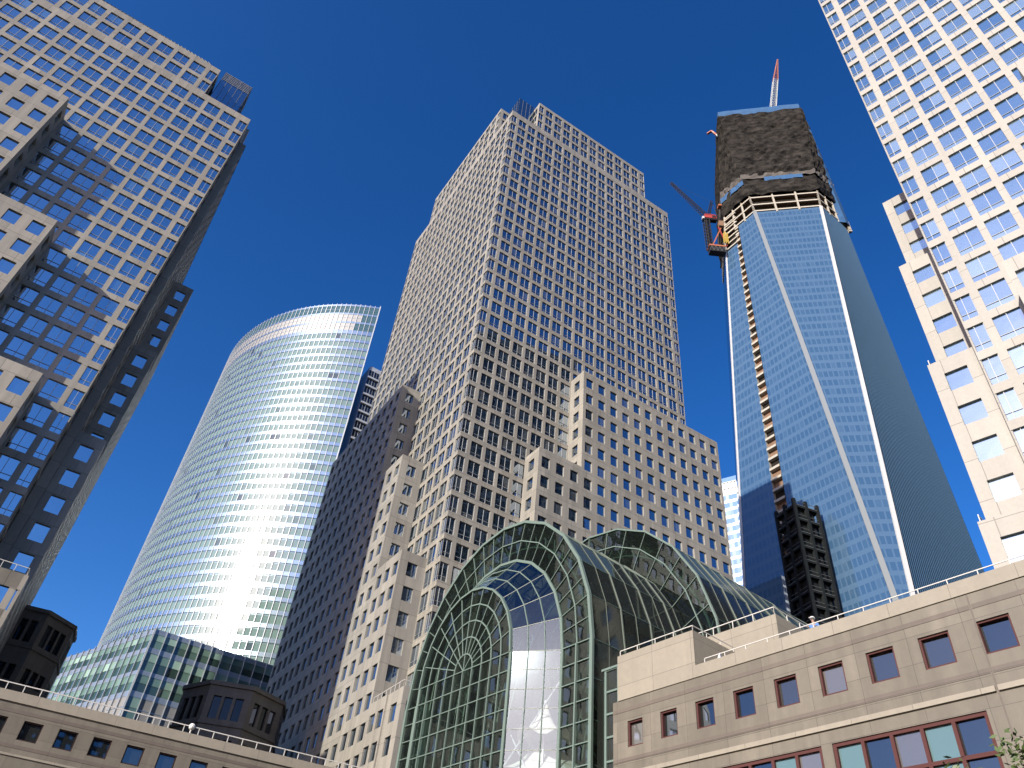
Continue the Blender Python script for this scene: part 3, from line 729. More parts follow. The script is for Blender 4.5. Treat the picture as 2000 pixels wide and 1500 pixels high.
# white fabric canopies inside
TC = thing('fabric_canopy', 'white peaked fabric canopy standing inside the glass hall', 'canopy', (.83, 60.65, 0), yaw(144))
mb = MB()
def cone_tent(cx, cy, zp, zb, r, n=20, m=8, pw=2.2):
    prev = None
    for k_ in range(m+1):
        q = k_/m; rr = .12+(r-.12)*q; zz = zb+(zp-zb)*(1-q)**pw
        rg = []
        for j in range(n):
            a_ = 2*pi*j/n; sc = 1+.10*q*cos(4*a_); rg.append(Vector((cx+rr*sc*cos(a_), cy+rr*sc*sin(a_), zz+.35*q*q*cos(4*a_))))
        if prev:
            for j in range(n): mb.poly([prev[j], prev[(j+1)%n], rg[(j+1)%n], rg[j]], FABRIC)
        prev = rg
cone_tent(5.4, 1.2, 22.6, 20.2, 2.0); cone_tent(4.0, 3.0, 21.6, 17.6, 4.0, pw=1.4)
mb.build('fabric', TC)
mb = MB(); mb.tube((5.4,1.2,.3), (5.4,1.2,22.8), .09, GS_FIN); mb.tube((4.0,3.0,.3), (4.0,3.0,21.8), .1, GS_FIN)
mb.tube((2.5,-.6,17.5), (7.5,.6,23.5), .06, GS_FIN); mb.tube((7.4,-.2,15), (3.2,0,20.5), .06, GS_FIN); mb.build('mast', TC)

# ================================================================== 10. tapering glass skyscraper under construction
WX, WY, WP, WA = 97.07*1.3, 180.45*1.3, .2350, 46.42*1.3
ZB, ZT = 73.59, 425.34
TT = thing('glass_skyscraper', 'tapering blue glass skyscraper topped with black construction netting', 'skyscraper', (WX, WY, 0), 0)
WBt = WA/sqrt(2)
base = [Vector((WA/sqrt(2)*sin(WP+k_*pi/2), WA/sqrt(2)*cos(WP+k_*pi/2), ZB)) for k_ in range(4)]
topv = [Vector((WBt/sqrt(2)*sin(WP+pi/4+k_*pi/2), WBt/sqrt(2)*cos(WP+pi/4+k_*pi/2), ZT)) for k_ in range(4)]
WT_WIN = glass('blue_curtain_glass', base=(0.05, 0.115, 0.22), ior=1.9, tint=(.8,.9,1), blind=(0.07,0.14,0.25), pblind=.5, wave=.15, wscale=.15)
WT_SPAN = glass('blue_spandrel_glass', base=(0.088, 0.165, 0.28), ior=1.7, tint=(.85,.93,1), pblind=0, wave=.1, wscale=.15)
WT_DARK = glass('shade_toned_curtain_glass', base=(0.014, 0.044, 0.10), ior=1.55, tint=(.8,.9,1), pblind=0, wave=.1, wscale=.15)  # same curtain glass, with the shaded face's darkness put into its colour
CONC = principled('bare_steel_floor', (0.52, 0.48, 0.40), 0.7, noise=.2)
RUST = principled('rust_deck', (0.24, 0.14, 0.085), 0.8, noise=.35, nscale=.6)
DARKIN = principled('dark_inside', (0.03, 0.026, 0.022), 0.9, spec=.1, noise=.3, nscale=.3)
def edge(A, B, z): return A.lerp(B, (z-ZB)/(ZT-ZB))
# the eight triangular faces as (left edge, right edge) seen from outside
faces = []
for k_ in range(4):
    Kk, Kn, Kp = base[k_], base[(k_+1)%4], base[(k_-1)%4]
    faces.append(((base[(k_+1)%4], topv[k_]), (base[k_], topv[k_])))      # upright on base side k..k+1
    faces.append(((base[k_], topv[k_]), (base[k_], topv[(k_-1)%4])))      # inverted on base corner k
ZG, ZF = 318.4, 332.0
FP = 4.55
zrows = []
z = ZG
while z > ZB: zrows.append(z); z -= FP
def glass_face(LE, RE, ztop, sub=None):
    gw = MB(); fins = MB()
    z = ztop
    while z > ZB+.5:
        zl = max(ZB, z-FP); zm = z-FP*.36
        for za, zb_, m_ in ((zm, z, 's'), (zl, zm, 'w')):
            if zb_ <= za: continue
            a0, b0, a1, b1 = edge(*LE,za), edge(*RE,za), edge(*LE,zb_), edge(*RE,zb_)
            if sub: a0, b0 = a0.lerp(b0,sub[0]), a0.lerp(b0,sub[1]); a1, b1 = a1.lerp(b1,sub[0]), a1.lerp(b1,sub[1])
            L = (b0-a0).length
            if m_ == 's': gw.poly([a0, b0, b1, a1], WT_SPAN)
            else:
                n = max(1, int(L/1.75))
                for i in range(n):
                    f0, f1, f2 = i/n, (i+.76)/n, (i+1)/n
                    gw.poly([a0.lerp(b0,f0), a0.lerp(b0,f1), a1.lerp(b1,f1), a1.lerp(b1,f0)], WT_WIN)
                    gw.poly([a0.lerp(b0,f1), a0.lerp(b0,f2), a1.lerp(b1,f2), a1.lerp(b1,f1)], WT_SPAN)
        z -= FP
    gw.build('glass_face', TT)
for i, (LE, RE) in enumerate(faces):
    if i in (3, 4, 5, 6, 7, 0, 1, 2): pass
K, K2, K3, T1, T2 = base[2], base[3], base[1], topv[2], topv[1]
# which faces look at the plaza
glass_face((K2,T1), (K,T1), 307.0, (0.0, .342)); glass_face((K2,T1), (K,T1), ZG, (.448, 1.0))
glass_face((K,T1), (K,T2), ZG)
# south face, its shade put into the glass colour, with fine vertical fins
def ribbed_face(LE, RE, ztop):
    g = MB(); n = 46
    a0, b0, a1, b1 = edge(*LE,ZB), edge(*RE,ZB), edge(*LE,ztop), edge(*RE,ztop)
    nrm = (b0-a0).cross(a1-a0).normalized()
    nz = 18
    for j in range(nz):
        za, zb_ = ZB+(ztop-ZB)*j/nz, ZB+(ztop-ZB)*(j+1)/nz
        A0, B0, A1, B1 = edge(*LE,za), edge(*RE,za), edge(*LE,zb_), edge(*RE,zb_)
        for i in range(n):
            g.poly([A0.lerp(B0,i/n), A0.lerp(B0,(i+1)/n), A1.lerp(B1,(i+1)/n), A1.lerp(B1,i/n)], WT_DARK)
    g.build('glass_face', TT)
    f = MB()
    for i in range(1, n): f.bar(a0.lerp(b0,i/n)+nrm*.12, a1.lerp(b1,i/n)+nrm*.12, .2, .2, WT_FIN)
    f.build('mullion_fins', TT)
WT_FIN = principled('teal_fin', (0.06, 0.12, 0.20), 0.4)
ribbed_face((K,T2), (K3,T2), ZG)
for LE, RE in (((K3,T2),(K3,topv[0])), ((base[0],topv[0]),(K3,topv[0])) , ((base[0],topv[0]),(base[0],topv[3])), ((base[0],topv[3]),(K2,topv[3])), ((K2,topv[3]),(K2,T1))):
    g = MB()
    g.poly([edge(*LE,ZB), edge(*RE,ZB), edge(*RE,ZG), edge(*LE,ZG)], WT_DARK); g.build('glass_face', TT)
mb = MB()
for k_ in range(4):
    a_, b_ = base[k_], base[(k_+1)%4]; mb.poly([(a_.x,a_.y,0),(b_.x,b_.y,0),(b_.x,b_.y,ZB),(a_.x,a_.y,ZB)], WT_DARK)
mb.build('base_wall', TT)
# shining corner edges
mb = MB()
for A_, B_, w, em in ((K,T1,1.7,STEELG), (K,T2,1.35,STEELW), (K2,T1,.9,STEELW)):
    a_, b_ = edge(A_,B_,ZB), edge(A_,B_,ZG+.5); out_ = Vector((a_.x+b_.x, a_.y+b_.y, 0)).normalized()
    mb.bar(a_+out_*.1, b_+out_*.1, w, .6, em, out_)
mb.build('corner_edges', TT)
# bare steel floors above the glass
mb = MB()
def ring_pts(z, grow=0.0):
    P = []
    for k_ in (2, 1, 0, 3):
        pass
    order = [(base[3],topv[2]), (base[2],topv[2]), (base[2],topv[1]), (base[1],topv[1]), (base[1],topv[0]), (base[0],topv[0]), (base[0],topv[3]), (base[3],topv[3])]
    for A_, B_ in order:
        p = edge(A_,B_,z).copy(); r_ = Vector((p.x,p.y,0)); 
        if grow: p += r_.normalized()*grow
        P.append(p)
    return P
ins = ring_pts(ZG-12, -2.0); ins2 = ring_pts(ZT-3, -2.0)
for k_ in range(8): mb.poly([ins[k_], ins[(k_+1)%8], ins2[(k_+1)%8], ins2[k_]], DARKIN)
mb.poly(ring_pts(ZT-3, -1.0), CONC)
mb.build('core', TT)
mb = MB()
for z in (ZG+.8, ZG+6.3, ZG+12.6):
    P = ring_pts(z, .1)
    for k_ in range(8):
        mb.bar(P[k_], P[(k_+1)%8], .5, .8, CONC)
    mb.poly(ring_pts(z-.2, -.3), RUST)
for f_ in (0, .34, .68, 1):
    for (A_, B_) in (((K2,T1),(K,T1)), ((K,T1),(K,T2)), ((K,T2),(K3,T2))):
        p0 = edge(*A_,ZG-1).lerp(edge(*B_,ZG-1), f_); p1 = edge(*A_,ZF+1.5).lerp(edge(*B_,ZF+1.5), f_); mb.bar(p0, p1, .75, .6, CONC)
for i in range(7):   # extra open floors left of the hoist bay
    z = 307.6+i*3.6; p0 = edge(K2,T1,z); p1 = p0.lerp(edge(K,T1,z), .43); o_ = Vector((-.3,-.3,0)); mb.bar(p0+o_, p1+o_, .5, .75, CONC)
p0 = edge(K2,T1,306); p1 = edge(K2,T1,ZG+4); mb.bar(p0, p1, .8, .7, CONC)
mb.build('steel_frame', TT)
# hoist bay: the unglazed strip running down the left face
mb = MB(); z = 318.0; kf = 0
while z > 140:
    for za, zb_, m_ in ((z-FP, z-1.0, None), (z-1.0, z, CONC)):
        a0, b0 = edge(K2,T1,za), edge(K,T1,za); a1, b1 = edge(K2,T1,zb_), edge(K,T1,zb_)
        fr = .355 if True else 0
        q0, q1, q2, q3 = a0.lerp(b0,.342), a0.lerp(b0,.448), a1.lerp(b1,.448), a1.lerp(b1,.342)
        nrm = (b0-a0).cross(a1-a0).normalized(); ins_ = -nrm*1.2
        if m_ is None:
            mb.poly([q0+ins_, q1+ins_, q2+ins_, q3+ins_], RUST if kf % 3 else DARKIN)
            mb.poly([q0, q0+ins_, q3+ins_, q3], CONC); mb.poly([q1+ins_, q1, q2, q2+ins_], CONC)
        else:
            d_ = nrm*.35; mb.poly([q0+d_, q1+d_, q2+d_, q3+d_], CONC); mb.poly([q0+ins_, q1+ins_, q1+d_, q0+d_], CONC); mb.poly([q3+d_, q2+d_, q2+ins_, q3+ins_], CONC)
    z -= FP; kf += 1
mb.build('hoist_bay', TT)
# black safety netting round the upper floors
m, nt, out = new_mat('black_netting')
p = node(nt, 'ShaderNodeBsdfPrincipled', Roughness=.9); p.inputs['Specular IOR Level'].default_value = .06; g = node(nt, 'ShaderNodeNewGeometry')
mp = node(nt, 'ShaderNodeMapping'); mp.inputs['Scale'].default_value = (.22,.22,.30); lk(nt, g, 'Position', mp, 0)
nz = node(nt, 'ShaderNodeTexNoise', Scale=1.0, Detail=9.0, Roughness=.72); lk(nt, mp, 0, nz, 'Vector')
cr = node(nt, 'ShaderNodeValToRGB'); cr.color_ramp.elements[0].position = .36; cr.color_ramp.elements[0].color = (.003,.003,.003,1); cr.color_ramp.elements[1].position = .68; cr.color_ramp.elements[1].color = (.040,.036,.032,1)
lk(nt, nz, 'Fac', cr, 0); nt.links.new(cr.outputs[0], p.inputs['Base Color']); lk(nt, p, 0, out, 0); NET = m
BLUENET = principled('blue_netting', (0.02, 0.10, 0.25), 0.8, noise=.4, nscale=.5)
def netting(z0, z1, nz_, grow, mat, amp, name, nside=10, fsel=range(8)):
    mb = MB(); grid = []
    rnd = random.Random(3)
    for j in range(nz_+1):
        z = z0+(z1-z0)*j/nz_; P = ring_pts(z, grow+ (0.5 if 0 < j < nz_ else 0)); row = []
        for k_ in range(8):
            for i in range(nside):
                q = P[k_].lerp(P[(k_+1)%8], i/nside); r_ = Vector((q.x,q.y,0)).normalized()
                q = q+r_*rnd.uniform(-amp,amp)+Vector((0,0,rnd.uniform(-amp,amp)*.6 if 0 < j < nz_ else rnd.uniform(-amp,amp)*.8)); row.append(q)
        grid.append(row)
    N = 8*nside
    for j in range(nz_):
        for i in range(N):
            if i//nside in fsel: mb.poly([grid[j][i], grid[j][(i+1)%N], grid[j+1][(i+1)%N], grid[j+1][i]], mat)
    return mb.build(name, TT)
NET2 = principled('faded_netting', (0.10, 0.088, 0.078), .9, noise=.8, nscale=.35)
netting(ZF+1.0, 347, 5, .9, NET, .6, 'netting'); netting(347, 352, 2, 1.3, NET2, .6, 'netting', nside=14); netting(350, 419.5, 24, 1.1, NET, .7, 'netting', nside=16)
netting(418.5, 425.3, 2, .7, BLUENET, .2, 'blue_netting', fsel=(0,1,2,6,7))
netting(342.5, 346.5, 1, 1.7, BLUENET, .3, 'blue_netting', fsel=(0,)); 
mb = MB()
for i in range(4):
    f0, f1 = .3+i*.13, .3+(i+1)*.13
    P0, P1 = ring_pts(344, 1.8), ring_pts(347.5, 1.8)
    mb.poly([P0[1].lerp(P0[2],f0)+Vector((0,0,random.uniform(-.8,.8))), P0[1].lerp(P0[2],f1), P1[1].lerp(P1[2],f1)+Vector((0,0,random.uniform(-.8,.8))), P1[1].lerp(P1[2],f0)], BLUENET)
mb.build('blue_netting', TT)
# blue cocoon hung on the right-hand corner
mb = MB(); prev = None
for j in range(13):
    z = 318+(405-318)*j/12; c_ = edge(K3,T2,z); r_ = Vector((c_.x,c_.y,0)).normalized(); t_ = Vector((-r_.y,r_.x,0))
    w = 4.2*(1-.55*j/12)+random.uniform(-.4,.4); row = [c_-r_*1.5-t_*w*1.2, c_+r_*(1.2)-t_*w*.7, c_+r_*1.9, c_+r_*1.2+t_*w*.7, c_-r_*1.5+t_*w]
    if prev:
        for i in range(4): mb.poly([prev[i], prev[i+1], row[i+1], row[i]], BLUENET if i < 3 else NET)
    prev = row
mb.build('blue_netting', TT)
mb = MB()
for j in range(6):
    z = 314.5+j*1.2; c_ = edge(K3,T2,z); r_ = Vector((c_.x,c_.y,0)).normalized(); mb.box((c_.x+r_.x-.7,c_.y+r_.y-.7,z-.4), (c_.x+r_.x+.7,c_.y+r_.y+.7,z+.4), CONC)
mb.build('steel_frame', TT)

# second glass tower far behind
T7 = thing('glass_tower', 'pale banded glass tower glimpsed between the stone tower and the tapering skyscraper', 'skyscraper', (108, 309, 0), yaw(126))
G7 = glass('pale_blue_glass', base=(0.16,.32,.62), ior=1.9, tint=(1,1,1), pblind=.5, blind=(.45,.6,.75), wave=.2, wscale=.2)
G7S = principled('pale_metal_band', (0.62,.64,.64), .35, metal=.4)
mb = MB(); H7 = 233.5
mb.box((-14,0,0), (22,34,H7), G7S)
b7 = MB(); z = H7-9.6
while z > 40:
    n = 24
    for i in range(n): b7.poly([(-14+36*i/n,-.06,z-3.5),(-14+36*(i+1)/n,-.06,z-3.5),(-14+36*(i+1)/n,-.06,z-.6),(-14+36*i/n,-.06,z-.6)], G7)
    z -= 4.35
for z in (H7-2.9, H7-6.4):
    for i in range(20): b7.box((-14+1.8*i,-.09,z-.7), (-14+1.8*i+1.15,-.02,z), DARKIN)
b7.poly([(-14,-.05,H7-2.6),(22,-.05,H7-2.6),(22,-.05,H7),(-14,-.05,H7)], G7)
mb.build('wall', T7); b7.build('window_bands', T7)

# ================================================================== 11. construction hoist tower
TH = thing('hoist_tower', 'dark scaffold hoist tower with open decks against the glass skyscraper', 'scaffold', (94.6, 205.2, 0), yaw(72))
mb = MB(); db = MB()
HW, HT = 9.0, 149.0
SC = principled('shade_toned_scaffold', (0.020, 0.024, 0.026), .8, spec=.08, noise=.4, nscale=.4); SCL = principled('scaffold_edge', (0.12, 0.13, 0.13), .6)  # the hoist tower's shade is put into the near-black scaffold colour
mb.box((.9,.9,0), (HW-.9,HW-.9,HT), SC)
for (x, y) in ((0,0),(HW,0),(0,HW),(HW,HW),(HW*.5,0),(0,HW*.5)): mb.box((x-.5,y-.5,0), (x+.5,y+.5,HT+2), SC)
z = HT
while z > 20:
    db.box((-.3,-.3,z-.9), (HW+.3,HW+.3,z), SC); db.bar((-.35,-.35,z+1.1), (HW+.35,-.35,z+1.1), .12, .12, SCL); db.bar((-.35,-.35,z+1.1), (-.35,HW+.35,z+1.1), .12, .12, SCL)
    db.bar((-.35,-.35,z-.2), (HW+.35,-.35,z-.2), .16, .2, SCL); db.bar((-.35,-.35,z-.2), (-.35,HW+.35,z-.2), .16, .2, SCL)
    z -= FP*1.1
mb.build('frame', TH); db.build('decks', TH)
nb = MB()
for j in range(24):
    za, zb_ = 5+j*5, 10+j*5
    for i in range(4):
        x0, x1 = HW+.3+i*1.2, HW+.3+(i+1)*1.2
        if zb_ > 126-i*7: continue
        nb.poly([(x0,1+random.uniform(-.3,.3),za),(x1,1+random.uniform(-.3,.3),za),(x1,1+random.uniform(-.3,.3),zb_),(x0,1+random.uniform(-.3,.3),zb_)], NET)
nb.build('netting', TH)

# ================================================================== 12. cranes
CR_RED = principled('crane_red', (0.42, 0.06, 0.045), .45); CR_BLK = principled('crane_dark_steel', (0.025, 0.025, 0.03), .6, spec=.15); CR_OR = principled('crane_orange', (0.48, 0.16, 0.07), .5)
CR_W = principled('crane_white', (0.62, 0.66, 0.66), .45); CR_Y = principled('crane_yellow', (0.55, 0.38, 0.06), .5)
def lattice(mb, a, b, w0, w1, mat, n=14, r=.12):
    a = Vector(a); b = Vector(b); d = (b-a).normalized(); u = Vector((0,0,1)) if abs(d.z) < .9 else Vector((1,0,0))
    x = d.cross(u).normalized(); y = x.cross(d).normalized(); rows = []
    for k_ in range(n+1):
        q = k_/n; c_ = a.lerp(b,q); w = (w0+(w1-w0)*q)/2; rows.append([c_+x*w+y*w, c_-x*w+y*w, c_-x*w-y*w, c_+x*w-y*w])
    for k_ in range(n):
        for i in range(4):
            mb.tube(rows[k_][i], rows[k_+1][i], r, mat, 4); mb.tube(rows[k_][i], rows[k_+1][(i+1)%4], r*.6, mat, 3); mb.tube(rows[k_][i], rows[k_][(i+1)%4], r*.6, mat, 3)
CK = thing('tower_crane', 'red cabbed crane with dark slanting boom on a bracket platform at the skyscraper side', 'crane', (90.0, 226.0, 308.0), 0)
mb = MB(); lattice(mb, (-3.0,1.3,27.5), (-17.3,5.9,60.6), 1.9, .9, CR_BLK, 16, .16); mb.tube((1.0,0,38), (-17,5.8,60.4), .05, CR_BLK, 3); mb.tube((-16.8,5.7,59.5), (-15.2,5.4,56.5), .25, CR_BLK, 5); mb.build('boom', CK)
mb = MB(); mb.tube((-2.6,1.2,0), (-2.6,1.2,23), .9, CR_BLK, 8); lattice(mb, (-2.6,1.2,0), (-2.6,1.2,23), 2.6, 2.6, CR_BLK, 9, .2); mb.build('mast', CK)
mb = MB(); mb.box((-4.4,.0,22.8), (2.6,2.2,23.8), CR_BLK); mb.box((-3.6,-.2,23.8), (2.4,2.2,26.2), CR_RED); mb.box((-3.2,-.35,26.2), (2.0,1.8,26.6), CR_RED)
mb.box((-4.7,-.1,23.0), (-3.7,1.0,24.6), CR_W); mb.box((.3,-.3,24.1), (2.1,-.19,25.7), CR_BLK); mb.build('cab', CK)
mb = MB(); lattice(mb, (-1,1,27.5), (1.4,.6,39.5), 1.6, .8, CR_BLK, 7, .15); mb.tube((1.4,.6,39.5), (3.5,1,27.4), .14, CR_BLK, 4); mb.build('gantry', CK)
mb = MB(); mb.box((-3.6,-1.2,0), (4.4,2.4,.9), CR_OR); mb.box((-3.4,-1.0,-3.8), (4.2,2.2,-.01), CR_BLK)
for i in range(4): mb.bar((-3.4+i*1.9,-1.1,-3.7), (-2.45+i*1.9,-1.1,-.1), .2, .15, SCL); mb.bar((-2.45+i*1.9,-1.1,-.1), (-1.5+i*1.9,-1.1,-3.7), .2, .15, SCL)
mb.build('platform', CK)
mb = MB(); mb.bar((-1.6,-.8,1.3), (3.6,-.4,15.5), .5, .5, CR_OR); mb.bar((5.4,-.6,1.3), (2.4,-.6,16), .45, .45, CR_RED); mb.box((3.2,-.4,18), (5.6,1.6,22), RUST)
for i in range(5): mb.bar((3.6+i*.55,-1.6,2+i%2), (4.0+i*.5,-1.4,10+i%3), .32, .32, CR_Y)
mb.box((4.4,-.5,35), (8.6,2.0,36.2), CR_OR); mb.build('brace', CK)
mb = MB(); mb.tube((7.6,-1.2,27.5), (7.8,-1.2,37.5), .95, CR_W, 8, .7); mb.build('wrapped_duct', CK)

CJ = thing('tower_crane', 'pale lattice crane jib with rusty tip rising from the skyscraper roof', 'crane', (133.5, 226.0, 424.0), 0)
mb = MB(); lattice(mb, (0,0,3), (8.4,-4.6,55), 3.3, 2.6, CR_W, 20, .2); lattice(mb, (8.4,-4.6,55), (11.9,-8.0,77), 2.6, .4, CR_OR, 8, .18); mb.build('jib', CJ)
mb = MB(); mb.box((-2.5,-2.5,0), (2.5,2.5,3.6), CR_RED); mb.build('cab', CJ)
CO = thing('outrigger', 'small orange outrigger frame poking out beside the black netting', 'outrigger', (97.5, 221.8, 405.0), 0)
mb = MB(); mb.bar((1.6,-.6,-2.5), (-.8,.4,4.2), .7, .7, CR_W); mb.bar((.6,0,.6), (-1.4,1,6.0), 1.2, .8, CR_OR); mb.bar((-1.4,1,6.0), (-3.6,2.2,4.6), 1.2, .7, CR_OR); mb.build('bracket', CO)

# ================================================================== 13. globe lamp, worker, tarp
GM = principled('lamp_globe', (0.85, 0.84, 0.8), .3)
LT = Matrix.Translation((-36.14,62.27,0)) @ Matrix.Rotation(yaw(65), 4, 'Z')
p = LT @ Vector((14.45, .3, zP))
GL = thing('roof_lamp', 'small white globe lamp standing on the parapet of the low left building', 'lamp', tuple(p), 0)
def sphere_bm(mb, c, r, mat, n=10, m=7, sq=(1,1,1)):
    for j in range(m):
        a0, a1 = -pi/2+pi*j/m, -pi/2+pi*(j+1)/m
        for i in range(n):
            b0, b1 = 2*pi*i/n, 2*pi*(i+1)/n
            q = [(c[0]+r*sq[0]*cos(a)*cos(b), c[1]+r*sq[1]*cos(a)*sin(b), c[2]+r*sq[2]*sin(a)) for a, b in ((a0,b0),(a0,b1),(a1,b1),(a1,b0))]
            mb.poly(q, mat)
mb = MB(); sphere_bm(mb, (0,0,.62), .27, GM); mb.build('globe', GL); mb = MB(); mb.tube((0,0,0), (0,0,.4), .06, RAIL); mb.build('stem', GL)

BM_ = Matrix.Translation((8.38,46.857,0)) @ Matrix.Rotation(yaw(143.5), 4, 'Z')
SKIN = principled('skin', (0.42, 0.26, 0.19), .55); SHIRT = principled('blue_shirt', (0.10, 0.24, 0.58), .8); TROU = principled('dark_trousers', (0.03,0.04,0.07), .85); CAP = principled('white_helmet', (0.85,.85,.83), .35)
def skinned(name, joints, edges_, radii, mat, parent, sub=2):
    me = bpy.data.meshes.new(name); me.from_pydata([tuple(j) for j in joints], edges_, []); me.materials.append(mat)
    o = bpy.data.objects.new(name, me); C.objects.link(o); o.parent = parent
    sk = o.modifiers.new('skin', 'SKIN'); 
    for v, r in zip(me.skin_vertices[0].data if me.skin_vertices else [], radii): v.radius = (r, r)
    o.modifiers.new('sub', 'SUBSURF').levels = sub
    o.modifiers['sub'].render_levels = sub
    for pl in me.polygons: pl.use_smooth = True
    return o
def person(loc, rot):
    t = thing('person', 'person in white helmet and blue shirt standing behind the roof rail', 'person', loc, rot)
    J = [(0,0,.96),(0,0,1.15),(0,.0,1.36),(0,-.02,1.50),(0,-.05,1.60),(0,-.07,1.70),
         (.11,0,.90),(.13,-.02,.50),(.13,.03,.08),(.13,-.12,.04), (-.11,0,.90),(-.13,-.02,.50),(-.13,.03,.08),(-.13,-.12,.04),
         (.20,0,1.40),(.26,-.05,1.13),(.18,-.30,1.16),(.15,-.40,1.19), (-.20,0,1.40),(-.26,-.05,1.13),(-.18,-.30,1.16),(-.15,-.40,1.19)]
    E_ = [(0,1),(1,2),(2,3),(3,4),(4,5),(0,6),(6,7),(7,8),(8,9),(0,10),(10,11),(11,12),(12,13),(2,14),(14,15),(15,16),(16,17),(2,18),(18,19),(19,20),(20,21)]
    rad = [.15,.14,.15,.06,.085,.09,.10,.07,.045,.04,.10,.07,.045,.04,.07,.05,.038,.04,.07,.05,.038,.04]
    def sk(name, idx, grow, mat):
        mp = {i: k for k, i in enumerate(idx)}
        me = bpy.data.meshes.new(name); me.from_pydata([J[i] for i in idx], [(mp[a], mp[b]) for a, b in E_ if a in mp and b in mp], [])
        me.materials.append(mat); o = bpy.data.objects.new(name, me); C.objects.link(o); o.parent = t
        o.modifiers.new('skin', 'SKIN')
        lay = me.skin_vertices[0] if len(me.skin_vertices) else None
        if lay:
            for v, i in zip(lay.data, idx): v.radius = (rad[i]+grow, rad[i]+grow)
            lay.data[0].use_root = True
        s = o.modifiers.new('sub', 'SUBSURF'); s.levels = 2; s.render_levels = 2
        return o
    sk('body', list(range(22)), 0, SKIN); sk('shirt', [0,1,2,14,15,18,19], .018, SHIRT); sk('trousers', [0,6,7,8,10,11,12], .016, TROU)
    mb = MB(); sphere_bm(mb, (0,-.06,1.735), .135, CAP, 14, 8, (1,1.12,.8)); mb.box((-.11,-.27,1.70), (.11,-.12,1.722), CAP); mb.build('helmet', t)
    return t
p = BM_ @ Vector((13.05, .85, 19.31)); person(tuple(p), yaw(143.5)+radians(10))
TARP = principled('blue_tarp', (0.05,0.14,0.42), .6); TARPW = principled('white_cloth', (.75,.75,.75), .8)
p = BM_ @ Vector((6.95, 1.0, 19.32)); TA2 = thing('tarpaulin', 'rumpled blue and white tarpaulin heaped in the corner of the parapet', 'tarpaulin', tuple(p), 0)
mb = MB(); rnd = random.Random(5); n = 9; Hh = [[1.62*(1-abs(i-4)/5.2)*(1-abs(j-4)/5.2)+rnd.uniform(-.12,.12) if 0 < i < 8 and 0 < j < 8 else 0 for i in range(n)] for j in range(n)]
for j in range(n-1):
    for i in range(n-1):
        q = [(-.7+1.4*a/8, -.5+1.0*b/8, Hh[b][a]) for a, b in ((i,j),(i+1,j),(i+1,j+1),(i,j+1))]; mb.poly(q, TARPW if (i in (2,3) and j in (3,4)) else TARP)
mb.build('sheet', TA2)

# ================================================================== 14. tree at the lower right corner
def tree(label, loc, H, cr, n, seed, cz=.72):
    t = thing('tree', label, 'tree', loc, 0); rnd = random.Random(seed)
    mb = MB(); mb.tube((0,0,0), (.1,.05,H*.5), .2, BARK, 8, .13); limbs = []
    for k_ in range(9):
        a_ = k_*2.4; z0_ = H*(.38+.035*k_); tip = Vector((cr*.75*cos(a_), cr*.75*sin(a_), z0_+H*.28)); mb.tube((.08,.04,z0_), tip, .07, BARK, 5, .02); limbs.append(tip)
    mb.tube((.1,.05,H*.5), (0,0,H*.95), .12, BARK, 6, .02); mb.build('trunk', t)
    lf = MB(); blobs = []
    for k_ in range(34):
        u = Vector((rnd.gauss(0,1), rnd.gauss(0,1), rnd.gauss(0,.9))); u = u.normalized()*rnd.uniform(.35,1.0)
        blobs.append((Vector((u.x*cr, u.y*cr, H*cz+u.z*H*(1-cz))), rnd.uniform(.3,.6)))
    for c_, r_ in blobs:
        for k_ in range(n):
            d = Vector((rnd.gauss(0,1), rnd.gauss(0,1), rnd.gauss(0,1))).normalized()*r_*rnd.uniform(.3,1.1); q = c_+d
            s = rnd.uniform(.05,.11); ax = Vector((rnd.gauss(0,1), rnd.gauss(0,1), rnd.gauss(0,.6))).normalized(); bx = ax.cross(Vector((rnd.gauss(0,1), rnd.gauss(0,1), rnd.gauss(0,1)))).normalized()
            lf.poly([q-ax*s*1.4, q-bx*s*.6, q+ax*s*1.4, q+bx*s*.6], BUSHM)
    lf.build('crown', t); return t
tree('leafy young tree whose top shows at the lower right corner', (16.5, 22.3, 0), 11.1, 1.5, 120, 4)
tree('smaller leafy tree just peeping in under the maroon window band', (14.2, 22.9, 0), 10.25, 1.2, 90, 9)

AB = thing('apartment_block', 'long brown brick apartment block across the plaza behind the camera', 'building', (70, -150, 0), radians(180))
mb = MB(); BRICK = stone('brown_brick', (0.16,.10,.07), bw=.6, bh=.25, joint=.02)
facade(mb, AB, (0,-30,0), (1,0,0), (0,-1,0), 130, 0, 92, [(2+i*4.0, 3.8+i*4.0) for i in range(32)], [(3+k*3.1, 4.8+k*3.1) for k in range(28)], .2, 'wing', BRICK)
for A, B in (((130,-30),(130,0)),((130,0),(0,0)),((0,0),(0,-30))): mb.poly([(A[0],A[1],0),(B[0],B[1],0),(B[0],B[1],92),(A[0],A[1],92)], BRICK)
roof_cap(mb, 0, 130, -30, 0, 92); mb.build('wall', AB)

# ================================================================== ground and water
mb = MB(); mb.poly([(-900,-70,0),(900,-70,0),(900,1500,0),(-900,1500,0)], PLAZA); g_ = mb.build('ground'); struct(g_)
mb = MB(); mb.poly([(-3000,-3000,-2.5),(3000,-3000,-2.5),(3000,-70,-2.5),(-3000,-70,-2.5)], WATER); mb.poly([(-900,-70,0),(-900,-70,-2.5),(900,-70,-2.5),(900,-70,0)], PLAZA); w_ = mb.build('river'); struct(w_)

